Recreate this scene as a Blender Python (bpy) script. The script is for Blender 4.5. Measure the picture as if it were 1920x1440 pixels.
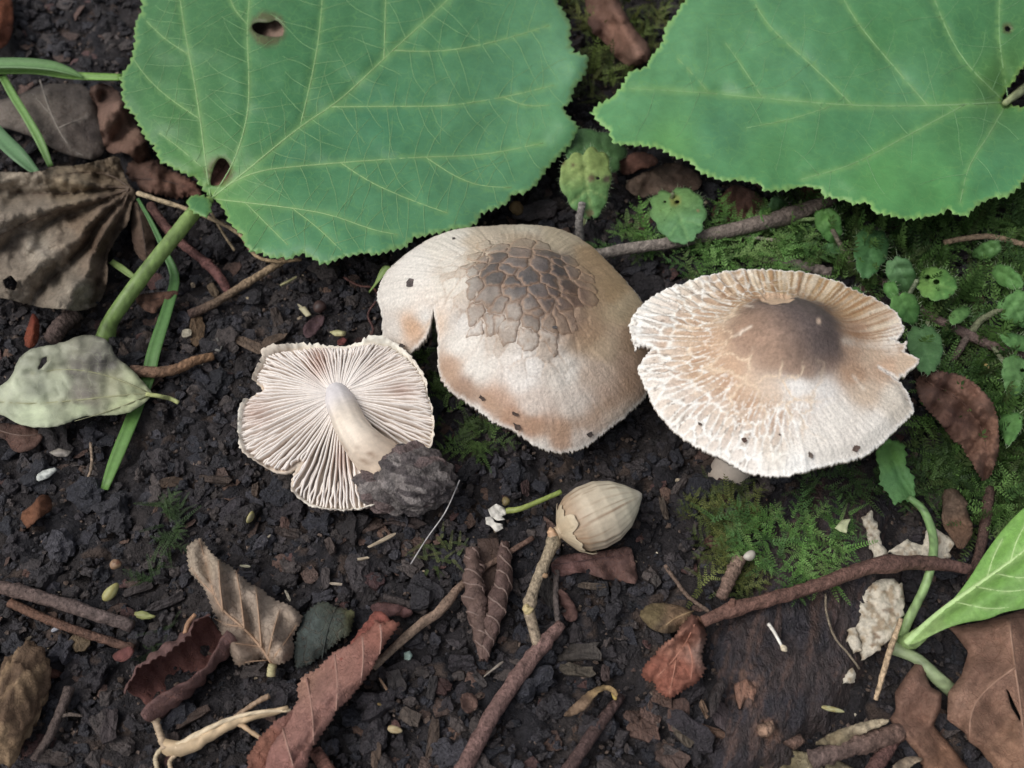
import bpy, math, random
import numpy as np
from mathutils import Vector, Matrix
from mathutils.geometry import delaunay_2d_cdt

random.seed(7); RNG = np.random.default_rng(7)
for o in list(bpy.data.objects): bpy.data.objects.remove(o)
scn = bpy.context.scene
COL = scn.collection

# ------------------------------------------------------------------ camera, sky, sun, exposure
# All lengths below are written in centimetres and stored in metres (S).
S = 0.01
PITCH = math.radians(58); HFOV = math.radians(55); DIST = 21.0
FPX = 960 / math.tan(HFOV / 2)
CAMP = np.array([0, -DIST * math.cos(PITCH), DIST * math.sin(PITCH)])
FWD = np.array([0, math.cos(PITCH), -math.sin(PITCH)]); UPV = np.array([0, math.sin(PITCH), math.cos(PITCH)]); RGT = np.array([1., 0, 0])
cam = bpy.data.cameras.new('camera'); camo = bpy.data.objects.new('camera', cam); COL.objects.link(camo)
camo.location = CAMP * S; camo.rotation_euler = (math.pi / 2 - PITCH, 0, 0)
cam.sensor_width = 36; cam.angle = HFOV; cam.clip_start = 0.005; cam.clip_end = 100
cam.dof.use_dof = True; cam.dof.focus_distance = 0.192; cam.dof.aperture_fstop = 22
scn.camera = camo
w = bpy.data.worlds.new('World'); scn.world = w; w.use_nodes = True
nt = w.node_tree; nt.nodes.clear()
sky = nt.nodes.new('ShaderNodeTexSky'); sky.sky_type = 'NISHITA'; sky.sun_disc = False
SUN_EL, SUN_AZ = math.radians(56), math.radians(-105)
sky.sun_elevation = SUN_EL; sky.sun_rotation = SUN_AZ; sky.dust_density = 4; sky.air_density = 1.0
hs = nt.nodes.new('ShaderNodeHueSaturation'); hs.inputs['Saturation'].default_value = 0.36
bg = nt.nodes.new('ShaderNodeBackground'); bg.inputs['Strength'].default_value = 0.115
ow = nt.nodes.new('ShaderNodeOutputWorld')
nt.links.new(sky.outputs[0], hs.inputs['Color']); nt.links.new(hs.outputs[0], bg.inputs[0]); nt.links.new(bg.outputs[0], ow.inputs[0])
sd = bpy.data.lights.new('sun', 'SUN'); sd.energy = 1.5; sd.angle = math.radians(45); sd.color = (1, .985, .96)
so = bpy.data.objects.new('sun', sd); COL.objects.link(so)
sdir = Vector((math.sin(SUN_AZ) * math.cos(SUN_EL), math.cos(SUN_AZ) * math.cos(SUN_EL), math.sin(SUN_EL)))
so.rotation_euler = sdir.to_track_quat('Z', 'Y').to_euler(); so.location = (0, 0, 2)
scn.view_settings.view_transform = 'Standard'; scn.view_settings.look = 'None'
scn.view_settings.exposure = 0.13; scn.view_settings.gamma = 1
scn.render.engine = 'CYCLES'
scn.cycles.max_bounces = 5; scn.cycles.diffuse_bounces = 3; scn.cycles.glossy_bounces = 2; scn.cycles.transmission_bounces = 3

# ------------------------------------------------------------------ pixels <-> space
def ray(px, py):
    px = np.asarray(px, float); py = np.asarray(py, float)
    return (FWD + RGT * ((px - 960) / FPX)[..., None] + UPV * ((720 - py) / FPX)[..., None])
def P(px, py, z=0.0):
    d = ray(px, py); t = (np.asarray(z, float) - CAMP[2]) / d[..., 2]
    return CAMP + d * t[..., None]
def proj(X):
    v = np.asarray(X, float) - CAMP
    dz = v @ FWD
    return 960 + FPX * (v @ RGT) / dz, 720 - FPX * (v @ UPV) / dz
def pxcm(px, py, z=0.0):           # centimetres covered by one photo pixel at that spot
    return float(np.linalg.norm(P(px, py, z) - CAMP)) / FPX

# ------------------------------------------------------------------ noise
def h2(ix, iy, seed):
    n = (ix.astype(np.int64) * 374761393 + iy.astype(np.int64) * 668265263 + seed * 1442695041) & 0xFFFFFFFF
    n = ((n ^ (n >> 13)) * 1274126177) & 0xFFFFFFFF
    n = ((n ^ (n >> 16)) * 2246822519) & 0xFFFFFFFF
    return ((n ^ (n >> 15)) & 0xFFFFFF) / float(0xFFFFFF)
def vn(x, y, seed=0):
    x = np.asarray(x, float); y = np.asarray(y, float)
    ix = np.floor(x); iy = np.floor(y); fx = x - ix; fy = y - iy
    fx = fx * fx * (3 - 2 * fx); fy = fy * fy * (3 - 2 * fy)
    a = h2(ix, iy, seed); b = h2(ix + 1, iy, seed); c = h2(ix, iy + 1, seed); d = h2(ix + 1, iy + 1, seed)
    return ((a * (1 - fx) + b * fx) * (1 - fy) + (c * (1 - fx) + d * fx) * fy) * 2 - 1
def fbm(x, y, o=4, seed=0):
    s = 0; a = .5
    for k in range(o):
        s = s + a * vn(x, y, seed + k * 17); x = x * 2.03 + 5.1; y = y * 2.03 - 3.7; a *= .5
    return s
def worley(x, y, seed=0):
    x = np.asarray(x, float); y = np.asarray(y, float)
    ix = np.floor(x); iy = np.floor(y)
    f1 = np.full(x.shape, 9.); f2 = np.full(x.shape, 9.); cid = np.zeros(x.shape)
    for dx in (-1, 0, 1):
        for dy in (-1, 0, 1):
            cx = ix + dx; cy = iy + dy
            qx = cx + h2(cx, cy, seed); qy = cy + h2(cx, cy, seed + 91)
            d = np.hypot(qx - x, qy - y); r = h2(cx, cy, seed + 55)
            m = d < f1
            f2 = np.where(m, f1, np.minimum(f2, d)); cid = np.where(m, r, cid); f1 = np.where(m, d, f1)
    return f1, f2, cid
def sstep(a, b, x):
    t = np.clip((np.asarray(x, float) - a) / (b - a), 0, 1); return t * t * (3 - 2 * t)
def lin(c):
    c = np.asarray(c, float) / 255
    return np.where(c <= .04045, c / 12.92, ((c + .055) / 1.055) ** 2.4)
def idw(px, py, pts, power=3.0):
    W = 0; C = 0
    for (x, y, c) in pts:
        ww = 1 / (np.hypot(px - x, py - y) + 6) ** power
        W = W + ww; C = C + ww[:, None] * lin(c)
    return C / W[:, None]
def mixc(a, b, f):
    f = np.clip(np.asarray(f, float), 0, 1)[..., None]
    return a * (1 - f) + np.asarray(b) * f

def ground_z(x, y):
    x = np.asarray(x, float); y = np.asarray(y, float)
    z = .22 * fbm(x * .22, y * .22, 3, 3) + .10 * fbm(x * .9, y * .9, 3, 5)
    return z - .05
def PG(px, py, dz=0.0):
    z = 0.0; p = P(px, py, 0)
    for _ in range(4):
        z = ground_z(p[..., 0], p[..., 1]) + dz; p = P(px, py, z)
    return p

# ------------------------------------------------------------------ materials
MATS = {}
def mat(name, rough=.65, spec=.35, nscale=900, namp=.35, bscale=1500, bump=.35, bdist=.0003, transl=0.0, vein=0.0, vcol=(150, 185, 120), sheen=0.0, sss=0.0, stretch=None, vscale=230, speck=None):
    if name in MATS: return MATS[name]
    m = bpy.data.materials.new(name); m.use_nodes = True; t = m.node_tree; N = t.nodes; L = t.links; N.clear()
    out = N.new('ShaderNodeOutputMaterial'); b = N.new('ShaderNodeBsdfPrincipled')
    at = N.new('ShaderNodeAttribute'); at.attribute_name = 'Col'
    tc = N.new('ShaderNodeTexCoord'); vec = tc.outputs['Object']
    if stretch:
        mp = N.new('ShaderNodeMapping'); mp.inputs['Scale'].default_value = stretch; L.new(vec, mp.inputs[0]); vec = mp.outputs[0]
    no = N.new('ShaderNodeTexNoise'); no.inputs['Scale'].default_value = nscale; no.inputs['Detail'].default_value = 3; no.inputs['Roughness'].default_value = .65
    L.new(vec, no.inputs['Vector'])
    mr = N.new('ShaderNodeMapRange'); mr.inputs['From Min'].default_value = .25; mr.inputs['From Max'].default_value = .75
    mr.inputs['To Min'].default_value = 1 - namp; mr.inputs['To Max'].default_value = 1 + namp; L.new(no.outputs['Fac'], mr.inputs['Value'])
    mx = N.new('ShaderNodeMix'); mx.data_type = 'RGBA'; mx.blend_type = 'MULTIPLY'; mx.inputs['Factor'].default_value = 1
    L.new(at.outputs['Color'], mx.inputs[6]); L.new(mr.outputs[0], mx.inputs[7]); col = mx.outputs[2]
    bn = N.new('ShaderNodeTexNoise'); bn.inputs['Scale'].default_value = bscale; bn.inputs['Detail'].default_value = 3; bn.inputs['Roughness'].default_value = .7; L.new(vec, bn.inputs['Vector'])
    hgt = bn.outputs['Fac']
    if vein > 0:
        wv = N.new('ShaderNodeTexNoise'); wv.inputs['Scale'].default_value = 260; L.new(vec, wv.inputs['Vector'])
        va = N.new('ShaderNodeVectorMath'); va.operation = 'MULTIPLY_ADD'; va.inputs[1].default_value = (.004, .004, .004); L.new(wv.outputs['Color'], va.inputs[0]); L.new(vec, va.inputs[2])
        acc = None
        for sc, wd, am in ((vscale, .03, 1.0), (vscale * 3.1, .06, .5)):
            vo = N.new('ShaderNodeTexVoronoi'); vo.feature = 'DISTANCE_TO_EDGE'; vo.inputs['Scale'].default_value = sc; L.new(va.outputs[0], vo.inputs['Vector'])
            r = N.new('ShaderNodeMapRange'); r.inputs['From Min'].default_value = 0; r.inputs['From Max'].default_value = wd; r.inputs['To Min'].default_value = am; r.inputs['To Max'].default_value = 0
            L.new(vo.outputs['Distance'], r.inputs['Value'])
            if acc is None: acc = r.outputs[0]
            else:
                q = N.new('ShaderNodeMath'); q.operation = 'MAXIMUM'; L.new(acc, q.inputs[0]); L.new(r.outputs[0], q.inputs[1]); acc = q.outputs[0]
        fq = N.new('ShaderNodeMath'); fq.operation = 'MULTIPLY'; fq.inputs[1].default_value = vein; L.new(acc, fq.inputs[0])
        mv = N.new('ShaderNodeMix'); mv.data_type = 'RGBA'; mv.inputs[7].default_value = (*lin(vcol), 1); L.new(fq.outputs[0], mv.inputs['Factor']); L.new(col, mv.inputs[6]); col = mv.outputs[2]
        ad = N.new('ShaderNodeMath'); ad.operation = 'MULTIPLY_ADD'; ad.inputs[1].default_value = -.7; L.new(acc, ad.inputs[0]); L.new(hgt, ad.inputs[2]); hgt = ad.outputs[0]
    if speck:
        sp = N.new('ShaderNodeTexVoronoi'); sp.inputs['Scale'].default_value = speck[0]; L.new(tc.outputs['Object'], sp.inputs['Vector'])
        r = N.new('ShaderNodeMapRange'); r.inputs['From Min'].default_value = speck[1]; r.inputs['From Max'].default_value = speck[1] * .5; r.inputs['To Min'].default_value = 0; r.inputs['To Max'].default_value = speck[3]
        L.new(sp.outputs['Distance'], r.inputs['Value'])
        mv = N.new('ShaderNodeMix'); mv.data_type = 'RGBA'; mv.inputs[7].default_value = (*lin(speck[2]), 1); L.new(r.outputs[0], mv.inputs['Factor']); L.new(col, mv.inputs[6]); col = mv.outputs[2]
    bp = N.new('ShaderNodeBump'); bp.inputs['Strength'].default_value = bump; bp.inputs['Distance'].default_value = bdist
    L.new(hgt, bp.inputs['Height']); L.new(bp.outputs[0], b.inputs['Normal'])
    L.new(col, b.inputs['Base Color']); b.inputs['Roughness'].default_value = rough; b.inputs['Specular IOR Level'].default_value = spec
    if sheen: b.inputs['Sheen Weight'].default_value = sheen; b.inputs['Sheen Roughness'].default_value = .4
    if sss: b.inputs['Subsurface Weight'].default_value = sss; b.inputs['Subsurface Radius'].default_value = (.002, .0014, .001); b.inputs['Subsurface Scale'].default_value = 1
    sh = b.outputs[0]
    if transl:
        tr = N.new('ShaderNodeBsdfTranslucent'); L.new(col, tr.inputs['Color']); L.new(bp.outputs[0], tr.inputs['Normal'])
        ms = N.new('ShaderNodeMixShader'); ms.inputs[0].default_value = transl; L.new(sh, ms.inputs[1]); L.new(tr.outputs[0], ms.inputs[2]); sh = ms.outputs[0]
    L.new(sh, out.inputs['Surface']); MATS[name] = m; return m

M_SOIL = mat('damp_soil', .75, .3, 900, .6, 1800, 1.0, .0010, speck=(420, .10, (120, 105, 95), .35))
M_CRUMB = mat('soil_crumb', .46, .5, 1300, .6, 1700, 1.0, .0010)
M_CHIP = mat('wood_chip', .72, .3, 1400, .55, 1600, .9, .0006, stretch=(1, .45, 1))
M_GREEN = mat('green_leaf', .44, .38, 500, .10, 1500, .16, .0002, transl=.15, vein=.38, vcol=(112, 158, 92), speck=(500, .035, (205, 220, 190), .5))
M_HERB = mat('herb_leaf', .55, .35, 900, .22, 1500, .35, .0003, transl=.2, vein=.25, vcol=(110, 160, 90), vscale=420)
M_PALE = mat('pale_leaf', .5, .35, 700, .12, 1600, .2, .0002, transl=.12, vein=.16, vcol=(195, 200, 165), vscale=300)
M_DRY = mat('dry_leaf', .75, .22, 900, .26, 1300, .6, .0005, transl=.04, vein=.38, vcol=(95, 75, 62), vscale=380)
M_RED = mat('red_dry_leaf', .75, .22, 900, .26, 1300, .6, .0005, transl=.03, vein=.22, vcol=(165, 115, 98), vscale=430)
M_VEIN = mat('leaf_vein', .55, .35, 900, .15, 2000, .3, .0002)
M_CAP = mat('mushroom_cap', .62, .3, 1800, .20, 1700, .55, .0004, sheen=.0)
M_FLESH = mat('mushroom_flesh', .6, .3, 1200, .10, 2600, .2, .0002)
M_TWIG = mat('twig_bark', .72, .25, 1300, .55, 1200, 1.0, .0008, speck=(900, .10, (150, 130, 118), .5))
M_GRASS = mat('grass_blade', .45, .45, 900, .16, 2000, .25, .0002, transl=.2)
M_MOSS = mat('moss', .6, .3, 700, .3, 1500, .2, .0002, transl=.25)
M_LOG = mat('rotten_wood', .58, .45, 1100, .65, 1500, 1.0, .0012, stretch=(1, .4, 1))
M_NUT = mat('nut_shell', .5, .4, 900, .12, 1600, .2, .0002)
M_CRUST = mat('fungus_crust', .8, .2, 800, .25, 1800, .6, .0006)

# ------------------------------------------------------------------ mesh helpers
def newobj(name, me, parent=None, loc=(0, 0, 0)):
    o = bpy.data.objects.new(name, me); COL.objects.link(o); o.location = Vector(loc) * S
    if parent is not None: o.parent = parent
    return o
def thing(name, label, cat, loc, group=None):
    o = newobj(name, None, None, loc); o.empty_display_size = .005
    tag(o, label, cat, group); return o
def tag(o, label=None, cat=None, group=None, kind=None):
    if label: o['label'] = label
    if cat: o['category'] = cat
    if group: o['group'] = group
    if kind: o['kind'] = kind
    return o
def wloc(o):
    p = np.zeros(3)
    while o is not None: p = p + np.array(o.location) / S; o = o.parent
    return p
def meshdata(name, V, F, mat_, col, smooth=True):
    V = np.asarray(V, float); me = bpy.data.meshes.new(name)
    F = np.asarray(F, np.int32)
    k = F.shape[1]
    me.vertices.add(len(V)); me.vertices.foreach_set('co', (V * S).astype(np.float32).ravel())
    me.loops.add(F.size); me.loops.foreach_set('vertex_index', F.ravel())
    me.polygons.add(len(F)); me.polygons.foreach_set('loop_start', np.arange(0, F.size, k, dtype=np.int32))
    me.update(calc_edges=True)
    me.polygons.foreach_set('use_smooth', np.full(len(F), bool(smooth)))
    col = np.asarray(col, float)
    if col.ndim == 1: col = np.tile(col, (len(V), 1))
    lum = (col @ np.array([.3, .59, .11]))[:, None]; col = col * .85 + lum * .15
    ca = me.color_attributes.new('Col', 'FLOAT_COLOR', 'POINT')
    rgba = np.ones((len(V), 4), np.float32); rgba[:, :3] = np.clip(col, .002, .95); ca.data.foreach_set('color', rgba.ravel())
    me.materials.append(mat_); me.validate(); me.update()
    return me
def mk(name, V, F, mat_, col, parent=None, smooth=True, org=None):
    V = np.asarray(V, float)
    if parent is not None: base = wloc(parent); loc = (0, 0, 0)
    else:
        base = np.array(org) if org is not None else np.array([V[:, 0].mean(), V[:, 1].mean(), V[:, 2].min()]); loc = base
    return newobj(name, meshdata(name, V - base, F, mat_, col, smooth), parent, loc)

def pip(px, py, poly):
    poly = np.asarray(poly, float); x, y = np.asarray(px, float), np.asarray(py, float); ins = np.zeros(x.shape, bool)
    j = len(poly) - 1
    for i in range(len(poly)):
        xi, yi = poly[i]; xj, yj = poly[j]
        if yi != yj:
            ins ^= ((yi > y) != (yj > y)) & (x < (xj - xi) * (y - yi) / (yj - yi) + xi)
        j = i
    return ins
def segd(px, py, line, closed=False):
    line = np.asarray(line, float); n = len(line); d = np.full(np.shape(px), 1e9)
    for i in range(n if closed else n - 1):
        a = line[i]; b = line[(i + 1) % n]; ab = b - a; L2 = ab @ ab + 1e-12
        t = np.clip(((px - a[0]) * ab[0] + (py - a[1]) * ab[1]) / L2, 0, 1)
        d = np.minimum(d, np.hypot(px - a[0] - t * ab[0], py - a[1] - t * ab[1]))
    return d
def resample(poly, step, closed=True):
    p = np.asarray(poly, float); q = np.vstack([p, p[:1]]) if closed else p
    L = np.r_[0, np.cumsum(np.hypot(*np.diff(q, axis=0).T))]
    n = max(3, int(round(L[-1] / step))); s = np.linspace(0, L[-1], n + (0 if closed else 1), endpoint=not closed) if not closed else np.linspace(0, L[-1], n, endpoint=False)
    return np.c_[np.interp(s, L, q[:, 0]), np.interp(s, L, q[:, 1])]
def chaikin(poly, n=2, closed=True):
    p = np.asarray(poly, float)
    for _ in range(n):
        if closed:
            q = np.roll(p, -1, 0); p = np.stack([.75 * p + .25 * q, .25 * p + .75 * q], 1).reshape(-1, p.shape[1])
        else:
            q = np.stack([.75 * p[:-1] + .25 * p[1:], .25 * p[:-1] + .75 * p[1:]], 1).reshape(-1, p.shape[1]); p = np.vstack([p[:1], q, p[-1:]])
    return p
def area2(p): x, y = p[:, 0], p[:, 1]; return float(np.sum(x * np.roll(y, -1) - y * np.roll(x, -1)) / 2)
def serrate(poly, tooth, depth, seed=0):
    p = resample(poly, tooth / 4); n = len(p); sgn = 1 if area2(p) > 0 else -1
    t = np.roll(p, -1, 0) - np.roll(p, 1, 0); t /= np.linalg.norm(t, axis=1)[:, None] + 1e-9
    nr = np.c_[t[:, 1], -t[:, 0]] * sgn
    rr = np.random.default_rng(seed); amp = np.repeat(rr.uniform(.5, 1.4, n // 4 + 1), 4)[:n]
    saw = np.array([-.35, .1, .55, 1.0])[np.arange(n) % 4] + 1.2 * vn(np.arange(n) / 9., np.zeros(n), seed)
    return p + nr * ((saw - .3) * depth * amp)[:, None] + rr.normal(0, depth * .12, p.shape)
def tri(outline, step, holes=(), jitter=.25, seed=0):
    o = np.asarray(outline, float); rr = np.random.default_rng(seed)
    x0, y0 = o.min(0); x1, y1 = o.max(0)
    gx, gy = np.meshgrid(np.arange(x0, x1, step), np.arange(y0, y1, step * .87))
    gx = gx + (np.arange(gx.shape[0]) % 2)[:, None] * step * .5
    gx = gx.ravel() + rr.uniform(-jitter, jitter, gx.size) * step; gy = gy.ravel() + rr.uniform(-jitter, jitter, gy.size) * step
    m = pip(gx, gy, o); gx, gy = gx[m], gy[m]
    m = segd(gx, gy, o, True) > step * .45
    for h in holes: m &= ~pip(gx, gy, h) & (segd(gx, gy, h, True) > step * .4)
    pts = [o] + [np.asarray(h, float) for h in holes] + [np.c_[gx[m], gy[m]]]
    edges = []; k = 0
    for q in pts[:-1]:
        n = len(q); edges += [(k + i, k + (i + 1) % n) for i in range(n)]; k += n
    A = np.vstack(pts)
    V, E, F, *_ = delaunay_2d_cdt([Vector(p) for p in A], edges, [], 0, 1e-6)
    V = np.array([(v[0], v[1]) for v in V]); F = np.array([f for f in F if len(f) == 3], int)
    c = V[F].mean(1); m = pip(c[:, 0], c[:, 1], o)
    for h in holes: m &= ~pip(c[:, 0], c[:, 1], h)
    F = F[m]
    a = V[F]; ar = (a[:, 1, 0] - a[:, 0, 0]) * (a[:, 2, 1] - a[:, 0, 1]) - (a[:, 1, 1] - a[:, 0, 1]) * (a[:, 2, 0] - a[:, 0, 0])
    F[ar < 0] = F[ar < 0][:, ::-1]
    used = np.unique(F); mp = -np.ones(len(V), int); mp[used] = np.arange(len(used))
    return V[used], mp[F]
def solid(T, B, F):
    """top verts, bottom verts, faces -> closed thin solid"""
    n = len(T); e = np.vstack([F[:, [0, 1]], F[:, [1, 2]], F[:, [2, 0]]])
    key = {}
    for a, b in e: key[(int(a), int(b))] = 1
    bd = np.array([(a, b) for (a, b) in key if (b, a) not in key], int)
    side = np.vstack([np.c_[bd[:, 1], bd[:, 0], bd[:, 0] + n], np.c_[bd[:, 1], bd[:, 0] + n, bd[:, 1] + n]]) if len(bd) else np.zeros((0, 3), int)
    return np.vstack([T, B]), np.vstack([F, F[:, ::-1] + n, side])
LOW = []          # outlines of low things: big crumbs keep clear of them
def sheet(name, outline, zf, mat_, colf, step=8, th=.025, holes=(), parent=None, seed=0, ground=True, low=True, vfur=None, under=None, flip=False):
    """thin curved solid whose outline was read off the photograph; zf(px,py,d) = height in cm"""
    V2, F = tri(outline, step, holes, seed=seed)
    d = segd(V2[:, 0], V2[:, 1], outline, True)
    def surf(x, y, d):
        z = zf(x, y, d)
        for line, wd, dep in (vfur or ()): z = z - dep * .5 * np.exp(-(segd(x, y, line) / (wd * 2.2)) ** 2)
        return PG(x, y, z) if ground else P(x, y, z)
    T = surf(V2[:, 0], V2[:, 1], d)
    B = T - np.array([0, 0, th])
    c = colf(V2[:, 0], V2[:, 1], d)
    F = F[:, ::-1]      # image y runs down
    VV, FF = solid(T, B, F)
    cu = c if under is None else mixc(c, lin(under), np.full(len(c), .8))
    o = mk(name, VV, FF, mat_, np.vstack([c, cu]), parent)
    if low: LOW.append(np.asarray(outline))
    o_top = T
    return o, (V2, T, lambda x, y: surf(x, y, segd(x, y, outline, True)))
def lift(info, px, py):
    """height of a sheet under given pixels"""
    V2, T = info[:2]; px = np.atleast_1d(px); py = np.atleast_1d(py)
    if len(info) > 2: return info[2](px.astype(float), py.astype(float))
    out = []
    for x, y in zip(px, py):
        d = np.hypot(V2[:, 0] - x, V2[:, 1] - y); k = np.argsort(d)[:4]; w_ = 1 / (d[k] + .5); out.append((T[k] * w_[:, None]).sum(0) / w_.sum())
    return np.array(out)
def tube_mesh(pts, rad, seg=8, rough=0.0, seed=0, cap=True):
    p = np.asarray(pts, float); n = len(p); r = np.broadcast_to(np.asarray(rad, float), (n,)).copy()
    t = np.gradient(p, axis=0); t /= np.linalg.norm(t, axis=1)[:, None] + 1e-12
    ref = np.array([0, 0, 1.]) if abs(t[0, 2]) < .9 else np.array([1., 0, 0])
    a = np.cross(t, ref); a /= np.linalg.norm(a, axis=1)[:, None] + 1e-12; b = np.cross(a, t)
    th = np.linspace(0, 2 * np.pi, seg, endpoint=False)
    rr = np.random.default_rng(seed); R = r[:, None] * (1 + rough * rr.normal(0, 1, (n, seg)))
    V = p[:, None] + R[..., None] * (a[:, None] * np.cos(th)[None, :, None] + b[:, None] * np.sin(th)[None, :, None])
    V = V.reshape(-1, 3); i = np.arange(n - 1)[:, None] * seg; j = np.arange(seg)[None]; k = (j + 1) % seg
    q = np.stack([i + j, i + k, i + seg + k, i + seg + j], -1).reshape(-1, 4)
    F = np.vstack([q[:, [0, 1, 2]], q[:, [0, 2, 3]]])
    if cap:
        c0 = len(V); V = np.vstack([V, p[0] - t[0] * r[0] * .25, p[-1] + t[-1] * r[-1] * .25]); j = np.arange(seg); k = (j + 1) % seg; e = (n - 1) * seg
        F = np.vstack([F, np.c_[np.full(seg, c0), k, j], np.c_[np.full(seg, c0 + 1), e + j, e + k]])
    return V, F[:, ::-1] * 1
def spline(pts, n):
    p = np.asarray(pts, float)
    if len(p) < 3:
        t = np.linspace(0, 1, n)[:, None]; return p[0] * (1 - t) + p[-1] * t
    q = np.vstack([2 * p[0] - p[1], p, 2 * p[-1] - p[-2]]); L = np.r_[0, np.cumsum(np.linalg.norm(np.diff(p, axis=0), axis=1))]
    out = []
    for s in np.linspace(0, L[-1], n):
        i = min(max(np.searchsorted(L, s, 'right') - 1, 0), len(p) - 2); t = (s - L[i]) / (L[i + 1] - L[i] + 1e-12)
        a, b, c, d = q[i], q[i + 1], q[i + 2], q[i + 3]
        out.append(.5 * ((2 * b) + (c - a) * t + (2 * a - 5 * b + 4 * c - d) * t * t + (3 * b - a - 3 * c + d) * t ** 3))
    return np.array(out)
def tube_px(name, pts, rpx, mat_, col, parent=None, n=24, seg=8, rough=.05, seed=0, ground=True, col2=None, knots=()):
    """pts: (px, py, height of the axis); rpx: radius in photo pixels (scalar or one per point)"""
    a = np.array([(PG if ground else P)(np.float64(x), np.float64(y), z) for x, y, z in pts])
    rp = np.broadcast_to(np.asarray(rpx, float), (len(pts),))
    rc = np.array([r * pxcm(x, y, z) for r, (x, y, z) in zip(rp, pts)])
    c = spline(np.c_[a, rc], n); t = np.linspace(0, 1, n)
    rad = np.abs(c[:, 3])
    for kt, ka in knots: rad = rad * (1 + ka * np.exp(-((t - kt) / .03) ** 2))
    V, F = tube_mesh(c[:, :3], rad, seg, rough, seed)
    cc = np.tile(lin(col), (len(V), 1))
    if col2 is not None:
        tt = np.r_[np.repeat(t, seg), 0, 1]; cc = mixc(cc, lin(col2), tt)
    cc *= (1 + .18 * np.random.default_rng(seed + 5).normal(0, 1, len(V)))[:, None].clip(.5, 1.6)
    return mk(name, V, F, mat_, cc, parent)
def vein_tube(parent, info, line, r0, r1, col, off=.02, name='vein', n=None):
    ln = chaikin(np.asarray(line, float), 2, False); ln = resample(ln, 14, False)
    p = lift(info, ln[:, 0], ln[:, 1]); p[:, 2] += off - r0 * .35
    V, F = tube_mesh(p, np.linspace(r0, r1, len(p)), 5, .04)
    return mk(name, V, F, M_VEIN, lin(col), parent)
def rolled(name, axis, r, th0, turns, mat_, col, col_in, parent=None, jag=.06, seed=0, nu=46, nv=40, grow=.12, ground=True, th=.022, wob=.06, ridge=.05, rk=40):
    """a leaf rolled round an axis (px, py, z); th0 = angle of the inner edge, turns = how far it winds"""
    rr = np.random.default_rng(seed)
    a = np.array([(PG if ground else P)(np.float64(x), np.float64(y), z) for x, y, z in axis])
    c = spline(np.c_[a, np.asarray(r, float)], nu); t = np.gradient(c[:, :3], axis=0); t /= np.linalg.norm(t, axis=1)[:, None]
    up = np.array([0, 0, 1.]); sd_ = np.cross(t, up); sd_ /= np.linalg.norm(sd_, axis=1)[:, None]; u2 = np.cross(sd_, t)
    U = np.linspace(0, 1, nu)[:, None]; W = np.linspace(0, 1, nv)[None]
    jg = jag * (rr.normal(0, .5, nu) + 1.2 * np.where(np.arange(nu) % 3 == 0, 1, -.4))[:, None]
    ang = th0 + 2 * np.pi * turns * W * (1 + jg * (W > .75) * W) + .25 * np.sin(U * 7 + seed)
    R = c[:, 3][:, None] * (1 + grow * W * abs(turns)) * (1 + wob * fbm(U * 6 + seed, W * 8, 3, seed)) * (1 + ridge * np.sin(U * rk + W * 9 + 2 * vn(U * 5, W * 3, seed)))
    endj = (jag * 2.0 * vn(W * 14, np.zeros_like(W), seed)) * ((U > .93) * 1. - (U < .07) * 1.)
    T = c[:, None, :3] + R[..., None] * (np.cos(ang)[..., None] * sd_[:, None] + np.sin(ang)[..., None] * u2[:, None]) + (endj * c[:, 3].mean())[..., None] * 3 * t[:, None]
    Bn = c[:, None, :3] + (R - th)[..., None] * (np.cos(ang)[..., None] * sd_[:, None] + np.sin(ang)[..., None] * u2[:, None]) + (endj * c[:, 3].mean())[..., None] * 3 * t[:, None]
    i = np.arange(nu - 1)[:, None] * nv; j = np.arange(nv - 1)[None]
    q = np.stack([i + j, i + j + 1, i + nv + j + 1, i + nv + j], -1).reshape(-1, 4); F = np.vstack([q[:, [0, 1, 2]], q[:, [0, 2, 3]]])
    V, F = solid(T.reshape(-1, 3), Bn.reshape(-1, 3), F)
    vb = np.abs(((W * 3.2 + U * 3.4) % 1) - .5) < .035
    f = (.5 + .5 * fbm(U * 9, W * 7, 4, seed + 3))
    cc = lin(col)[None, None] * (.72 + .55 * f)[..., None]; cc = np.where(vb[..., None], cc * 1.35, cc)
    ci = np.tile(lin(col_in), (nu * nv, 1))
    return mk(name, V, F, mat_, np.vstack([cc.reshape(-1, 3), ci]), parent), (T, c)
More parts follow.
